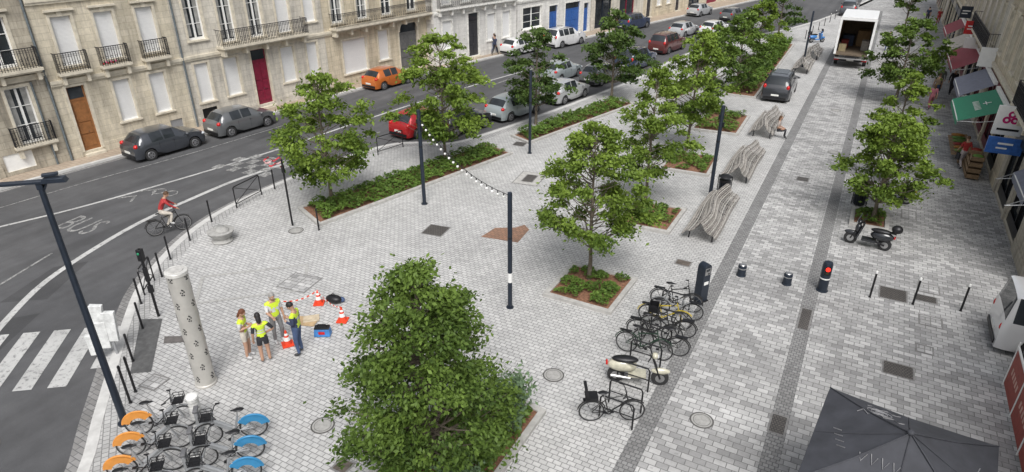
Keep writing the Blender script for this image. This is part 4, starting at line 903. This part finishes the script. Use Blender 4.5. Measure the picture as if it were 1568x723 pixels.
def psign(y,z,w,h,mat,x=5.95,dec=None):
    b=MB();b.box(x,y,z,w,.14,h,mat);b.box(6.45,y,z+h*.3,.4,.04,.04,BLACK);b.box(6.45,y,z-h*.3,.4,.04,.04,BLACK)
    if dec: dec(b,x,y-.075,z)
    b.obj('projecting_sign')
MAG=M('magenta',(.45,.0,.12),.5);SGB=M('sign_blue',(.03,.12,.4),.4)
def decA(b,x,y,z):
    for k in range(3):
        a=k*2.09+1.57;b.lathe([(.15,0),(.15,-.012)],(x+.17*math.cos(a),y,z+.12+.17*math.sin(a)),MAG,16,'Y');b.lathe([(.06,-.012),(.06,-.02)],(x+.17*math.cos(a),y,z+.12+.17*math.sin(a)),WHITE,12,'Y')
    b.box(x,y-.006,z-.38,.8,.012,.09,BLACK)
psign(34.2,3.75,1.1,1.25,WHITE,dec=decA)
def decB(b,x,y,z):
    b.box(x,y-.006,z+.1,.55,.012,.08,WHITE);b.box(x-.1,y-.006,z-.1,.4,.012,.07,WHITE)
psign(33.6,2.8,1.3,.7,SGB,dec=decB)
psign(58,4.3,.9,.9,M('sign_red',(.45,.02,.02),.5),x=6.0,dec=decB);psign(55,3.7,1.0,.7,WHITE,x=6.0);psign(47.5,4.1,.8,1.1,WHITE,x=6.1);psign(66,4.4,.8,.9,NAVY,x=6.1,dec=decB)
b=MB();CRW=M('crate_wood',(.24,.16,.09),.8,var=.3);
for i in range(4):
    for j in range(4-(i%2)):
        y=37.1+i*.55;z=.06+j*.3
        for s in (-1,1): b.box(5.7+s*.27,y,z+.12,.02,.5,.2,CRW);b.box(5.7,y+s*.24,z+.12,.54,.02,.2,CRW)
        b.box(5.7,y,z+.03,.5,.46,.02,CRW)
    b.ball((5.7,y,z+.2),(.24,.2,.1),M('produce_%d'%i,[(.1,.2,.03),(.35,.15,.02),(.25,.03,.02),(.12,.2,.04)][i],.6),10,6)
b.obj('produce_crates')
b=MB()
for i in range(6): b.box(5.3,39.5+i*.6,.55,.9,.55,.06,CRW,ry=-.2);b.ball((5.3,39.5+i*.6,.64),(.36,.24,.08),M('produce_%d'%(i%4),(.1,.2,.03)),10,6);b.box(5.5,39.5+i*.6,.27,.5,.5,.5,CRW)
b.obj('market_stall')
# ------------------------------------------------------------------ people
SK=M('skin',(.42,.25,.17),.6,var=.1);HIV=M('hi_vis_yellow',(.56,.72,.04),.6,var=.08);REF=M('reflective_band',(.55,.56,.56),.4);DEN=M('denim',(.05,.08,.16),.8);TSH=M('white_tshirt',(.6,.6,.6),.8);SHO=M('shoe_dark',(.05,.05,.05),.7);SHW=M('shoe_white',(.55,.55,.55),.7);GRT=M('grey_trousers',(.2,.2,.205),.8);BLS=M('black_cloth',(.025,.025,.03),.85);NVT=M('navy_cloth',(.03,.04,.08),.8);RDT=M('red_shirt',(.35,.03,.03),.8);CRT=M('cream_trousers',(.5,.46,.4),.8);PNK=M('pink_cloth',(.35,.12,.15),.8)
HB=M('hair_brown',(.09,.045,.02),.7);HR=M('hair_auburn',(.13,.045,.02),.7);HG=M('hair_grey',(.3,.29,.28),.7);HK=M('hair_black',(.012,.01,.01),.6)
def person(x,y,deg,top,bottom,hair,pose='stand',h=1.75,vest=None,shorts=False,shoe=SHO,longhair=False,z=.01,name='person',sleeve=.45,prop=None,w=1.0):
    J={'pel':(0,0,.95),'sp':(0,.005,1.1),'ch':(0,.01,1.3),'nk':(0,0,1.46),'hb':(0,.01,1.54),'ht':(0,.02,1.64)}
    RD={'pel':.150,'sp':.140,'ch':.165,'nk':.058,'hb':.055,'ht':.075}
    for s,q in ((1,'r'),(-1,'l')):
        J.update({'sh'+q:(s*.185,0,1.39),'el'+q:(s*.24,-.03,1.12),'wr'+q:(s*.25,.05,.87),'ha'+q:(s*.245,.08,.78),'hi'+q:(s*.09,0,.88),'kn'+q:(s*.105,.03,.5),'an'+q:(s*.11,-.01,.09),'to'+q:(s*.125,.15,.04)})
        RD.update({'sh'+q:.072,'el'+q:.048,'wr'+q:.032,'ha'+q:.038,'hi'+q:.105,'kn'+q:.066,'an'+q:.046,'to'+q:.04})
    def up(**k): J.update(k)
    if pose=='read': up(elr=(.2,-.02,1.12),wrr=(.1,.2,1.18),har=(.05,.27,1.2),ell=(-.2,-.02,1.12),wrl=(-.1,.2,1.15),hal=(-.05,.27,1.18),ht=(0,.06,1.63))
    if pose=='point': up(elr=(.22,.08,1.15),wrr=(.17,.3,1.1),har=(.16,.38,1.08),ht=(.0,.05,1.63),knl=(-.13,.06,.5))
    if pose=='hips': up(elr=(.36,-.06,1.15),wrr=(.2,.06,1.02),har=(.14,.09,.98),ht=(0,.05,1.63))
    if pose=='walk': up(elr=(.21,-.12,1.13),wrr=(.22,-.1,.9),har=(.22,-.07,.82),ell=(-.21,.08,1.13),wrl=(-.2,.24,.95),hal=(-.2,.3,.88),knr=(.1,.2,.52),anr=(.1,.3,.1),tor=(.11,.46,.06),knl=(-.1,-.03,.5),anl=(-.1,-.32,.14),tol=(-.11,-.2,.04))
    if pose=='sit':
        for k_ in ('pel','sp','ch','nk','hb','ht','shr','shl','elr','ell','wrr','wrl','har','hal','hir','hil'): p=J[k_];J[k_]=(p[0],p[1],p[2]-.42)
        up(knr=(.12,.42,.52),anr=(.12,.42,.1),tor=(.13,.58,.05),knl=(-.12,.42,.52),anl=(-.14,.36,.1),tol=(-.14,.52,.05),wrr=(.12,.25,.6),har=(.08,.32,.6),wrl=(-.12,.25,.6),hal=(-.08,.32,.6))
    if pose=='ride':
        up(pel=(0,-.2,1.05),sp=(0,-.14,1.19),ch=(0,.0,1.38),nk=(0,.08,1.52),hb=(0,.12,1.58),ht=(0,.16,1.67),shr=(.175,.05,1.46),shl=(-.175,.05,1.46),elr=(.26,.2,1.26),ell=(-.26,.2,1.26),wrr=(.25,.38,1.12),wrl=(-.25,.38,1.12),har=(.25,.45,1.08),hal=(-.25,.45,1.08),hir=(.09,-.17,.98),hil=(-.09,-.17,.98),knr=(.11,.2,.86),anr=(.12,.08,.48),tor=(.12,.22,.42),knl=(-.11,.12,.62),anl=(-.12,-.06,.26),tol=(-.12,.08,.2))
    keys=list(J);E_=[('pel','sp'),('sp','ch'),('ch','nk'),('nk','hb'),('hb','ht')]
    for q in 'rl': E_+=[('ch','sh'+q),('sh'+q,'el'+q),('el'+q,'wr'+q),('wr'+q,'ha'+q),('pel','hi'+q),('hi'+q,'kn'+q),('kn'+q,'an'+q),('an'+q,'to'+q)]
    me=bpy.data.meshes.new('sk');me.from_pydata([J[k] for k in keys],[(keys.index(a),keys.index(c)) for a,c in E_],[])
    ob=bpy.data.objects.new('sk',me);scene.collection.objects.link(ob)
    sm=ob.modifiers.new('s','SKIN');sm.use_smooth_shade=True
    for i,k in enumerate(keys):
        sv=me.skin_vertices[0].data[i];r_=RD[k]*(w if k in('pel','sp','ch') else 1);sv.radius=(r_,r_*(.76 if k in('pel','sp','ch') else 1));sv.use_root=(k=='pel')
    su=ob.modifiers.new('u','SUBSURF');su.levels=2;su.render_levels=2
    dg=bpy.context.evaluated_depsgraph_get();nm=bpy.data.meshes.new_from_object(ob.evaluated_get(dg));bpy.data.objects.remove(ob)
    mats=[SK,top,bottom,shoe,vest or top,REF]
    for m_ in mats: nm.materials.append(m_)
    segs_=[(a,c,Vector(J[a]),Vector(J[c])) for a,c in E_]
    for p in nm.polygons:
        co=p.center;best=None;bd=1e9
        for a,c,A_,C_ in segs_:
            dv=C_-A_;t=max(0,min(1,(co-A_).dot(dv)/dv.length_squared));dd=(co-(A_+dv*t)).length
            if dd<bd: bd=dd;best=(a,c,t)
        a,c,t=best;k=0
        if a in('pel','sp') or (a=='ch' and c[:2]=='sh') or (a=='ch' and c=='nk' and t<.65): 
            k=4
            if c[:2]=='hi' : k=2
            if a=='pel' and c=='sp' and t<.02: k=2
            if vest and k==4:
                zz=co.z-(J['ch'][2]-1.3)
                if 1.1<zz<1.15 or 1.2<zz<1.245: k=5
        elif a[:2]=='sh': k=(4 if t<.12 else 1) if t<sleeve*2 else 0
        elif a[:2]=='el' and sleeve>.6: k=1
        elif a[:2]=='hi': k=2 if (not shorts or t<.55) else 0
        elif a[:2]=='kn': k=0 if shorts else (2 if t<.92 else 3)
        elif a[:2]=='an': k=3
        p.material_index=k;p.use_smooth=True
    e=empty(name,(x,y,z),R(deg));e.scale=(h/1.75,)*3
    bo=bpy.data.objects.new('body',nm);scene.collection.objects.link(bo);bo.parent=e
    b=MB();hx,hy,hz=J['ht'];dz=Vector(J['ht'])-Vector(J['hb']);b.M=Matrix.Translation((hx,hy+.015,hz-.005))@Matrix.Rotation(-math.atan2(dz.y,dz.z),4,'X')
    b.ball((0,0,0),(.078,.098,.118),SK,14,10);b.ball((0,.1,-.01),(.013,.018,.022),SK,6,5)
    for s in (-1,1): b.ball((s*.03,.085,.012),(.014,.01,.008),WHITE,6,4);b.ball((s*.03,.093,.012),(.006,.005,.006),BLACK,5,4);b.ball((s*.079,0,-.005),(.012,.02,.03),SK,6,5)
    b.box(0,.09,-.048,.04,.01,.008,M('lips',(.3,.1,.08),.6))
    b.ball((0,-.018,.025),(.088,.1,.112),hair,14,10,zc=-.35)
    if longhair: b.ball((0,-.065,-.07),(.078,.048,.16),hair,10,8)
    b.M=Matrix.Identity(4)
    for q,s in (('r',1),('l',-1)):
        W_=Vector(J['wr'+q]);H_=Vector(J['ha'+q]);d=(H_-W_).normalized();sd=d.cross(Vector((0,1,0)) if abs(d.y)<.8 else Vector((0,0,1))).normalized();cu=d.cross(sd)
        for f in range(4):
            ln=(.07,.08,.075,.058)[f];bs=H_-d*.005+sd*((f-1.5)*.018);b.tube([tuple(bs),tuple(bs+d*ln*.55+cu*.008),tuple(bs+d*ln*.9+cu*.03)],[.009,.0085,.006],SK,5)
        bs=W_+d*.03-sd*.02;b.tube([tuple(bs),tuple(bs-sd*.035+d*.03),tuple(bs-sd*.04+d*.06)],[.011,.01,.007],SK,5)
    if prop=='paper': b.box(0,.32,1.2,.3,.01,.22,WHITE,rx=-1.0)
    if prop=='bag': b.box(-.24,.02,.65,.1,.28,.32,BLS);b.tube([(-.24,.05,.8),(-.23,.08,.88)],.01,BLS,4)
    b.obj('head_hair_hands',parent=e);return e
person(-14.35,9.9,-60,TSH,CRT,HR,'read',1.70,HIV,shorts=True,shoe=SHW,longhair=True,prop='paper',w=.92)
person(-13.72,10.0,60,BLS,BLS,HK,'hips',1.68,HIV,shorts=True,longhair=True,w=.92)
person(-14.15,10.9,-110,TSH,GRT,HG,'point',1.80,HIV,shoe=SHW,w=1.05)
person(-13.1,10.75,115,NVT,DEN,HK,'read',1.84,HIV,sleeve=.8,w=1.1)
person(5.3,38.5,20,RDT,M('pale_trousers',(.4,.36,.36),.8),HB,'walk',1.70,prop='bag')
person(4.2,50.2,10,PNK,M('rose_dress',(.3,.1,.12),.8),HB,'walk',1.70,longhair=True)
person(5.6,55.5,190,BLS,BLS,HK,'walk',1.8,sleeve=1,prop='bag');person(4.9,56.2,170,M('green_jacket',(.1,.11,.08),.8),BLS,HB,'stand',1.75,sleeve=1);person(4.6,53.8,0,M('tan_top',(.3,.22,.15),.8),DEN,HB,'stand',1.7)
person(4.9,91.9,0,NVT,BLS,HK,'walk',1.75);person(6.0,91.5,180,RDT,RDT,HB,'walk',1.7);person(4.0,63.5,5,GRT,BLS,HK,'walk',1.75);person(1.2,71,180,BLS,DEN,HK,'walk',1.75)
person(-3.75,39.2,-90,M('pale_top',(.35,.3,.27),.8),BLS,HB,'sit',1.7,z=.02,longhair=True)
person(-30.0,51.8,-12,NVT,BLS,HK,'walk',1.78,sleeve=1);person(-30.5,52.5,-12,GRT,DEN,HB,'walk',1.75)
bike(-24.0,14.3,R(62),BK,name='bicycle').location.z=-.096
person(-23.98,14.3,-28,RDT,CRT,HB,'ride',1.78,z=-.09,name='cyclist',sleeve=.9,shoe=SHW)
# ------------------------------------------------------------------ cones, tape, bags
CON_=M('cone_orange',(.70,.06,.02),.5,var=.1)
def cone(x,y):
    b=MB();b.box(0,0,.02,.34,.34,.04,CON_);b.lathe([(.13,.04),(.1,.18)],(0,0,0),CON_,16);b.lathe([(.101,.18),(.076,.3)],(0,0,0),WHITE,16);b.lathe([(.076,.3),(.062,.36)],(0,0,0),CON_,16);b.lathe([(.062,.36),(.045,.43)],(0,0,0),WHITE,16);b.lathe([(.045,.43),(.025,.52)],(0,0,0),CON_,16);b.obj('traffic_cone',(x,y,.01),random.random())
C_=[(-14.6,13.1),(-13.2,12.7),(-13.8,10.9),(-15.3,12.0)]
for c in C_[:3]: cone(*c)
b=MB()
for A_,B_ in ((C_[0],C_[1]),(C_[0],C_[3]),(C_[2],C_[3])):
    n=14
    for i in range(n):
        t0,t1=i/n,(i+1)/n;f=lambda t:(A_[0]+(B_[0]-A_[0])*t,A_[1]+(B_[1]-A_[1])*t,.5-.35*4*t*(1-t)*.5)
        p,q=f(t0),f(t1);b.add([p,q,(q[0],q[1],q[2]+.05),(p[0],p[1],p[2]+.05)],[(0,1,2,3)],CON_ if i%2 else WHITE)
b.obj('barrier_tape')
b=MB();b.box(0,0,.14,.5,.28,.24,M('tool_blue',(.05,.2,.5),.5),tx=.92,ty=.8);b.box(0,0,.29,.46,.2,.06,BLACK);b.tube([(-.15,0,.3),(-.12,0,.4),(.12,0,.4),(.15,0,.3)],.015,BLACK,6);b.box(0,-.145,.16,.2,.01,.1,REDL);b.obj('tool_box',(-13.2,11.8,.01),R(30),bev=.02)
b=MB();b.ball((0,0,.14),(.3,.18,.14),BLACK,14,8);b.tube([(-.15,0,.24),(0,0,.36),(.15,0,.24)],.015,BLACK,6);b.ball((.22,.1,.1),(.14,.1,.1),DEN,10,6);b.obj('tool_bag',(-14.2,13.4,.01),R(10))
b=MB();CB=M('cardboard',(.42,.30,.17),.9);b.box(0,0,.02,.7,.5,.008,CB);b.box(.1,.15,.035,.5,.4,.008,M('map_paper',(.5,.42,.3),.9),rz=.4);b.obj('cardboard_sheet',(-14.2,12.1,.0),R(20))
# ------------------------------------------------------------------ light, sky, camera
w=bpy.data.worlds.new('World');scene.world=w;w.use_nodes=True;n=w.node_tree.nodes;l=w.node_tree.links
sk=n.new('ShaderNodeTexSky');sk.sky_type='NISHITA';sk.sun_disc=False;el,az=R(54),R(146)
sk.sun_elevation=el;sk.sun_rotation=az;sk.dust_density=4;sk.air_density=1.0;sk.ozone_density=1
hs=n.new('ShaderNodeHueSaturation');hs.inputs['Saturation'].default_value=.3;l.new(sk.outputs[0],hs.inputs['Color']);l.new(hs.outputs[0],n['Background'].inputs[0]);n['Background'].inputs[1].default_value=.15
sd=bpy.data.lights.new('sun','SUN');sd.energy=2.8;sd.angle=R(32);sd.color=(1,.985,.965);so=bpy.data.objects.new('sun',sd);scene.collection.objects.link(so)
dv=Vector((math.sin(az)*math.cos(el),math.cos(az)*math.cos(el),math.sin(el)))
so.rotation_euler=dv.to_track_quat('Z','Y').to_euler();so.location=(0,0,60)
cd=bpy.data.cameras.new('camera');cam=bpy.data.objects.new('camera',cd);scene.collection.objects.link(cam)
cam.location=(0,0,12);cam.rotation_euler=(R(63),0,R(28.6));cd.sensor_width=36;cd.lens=36*988/1568;cd.clip_end=2000;cd.clip_start=.1
scene.camera=cam
scene.view_settings.view_transform='Standard';scene.view_settings.look='None';scene.view_settings.exposure=0
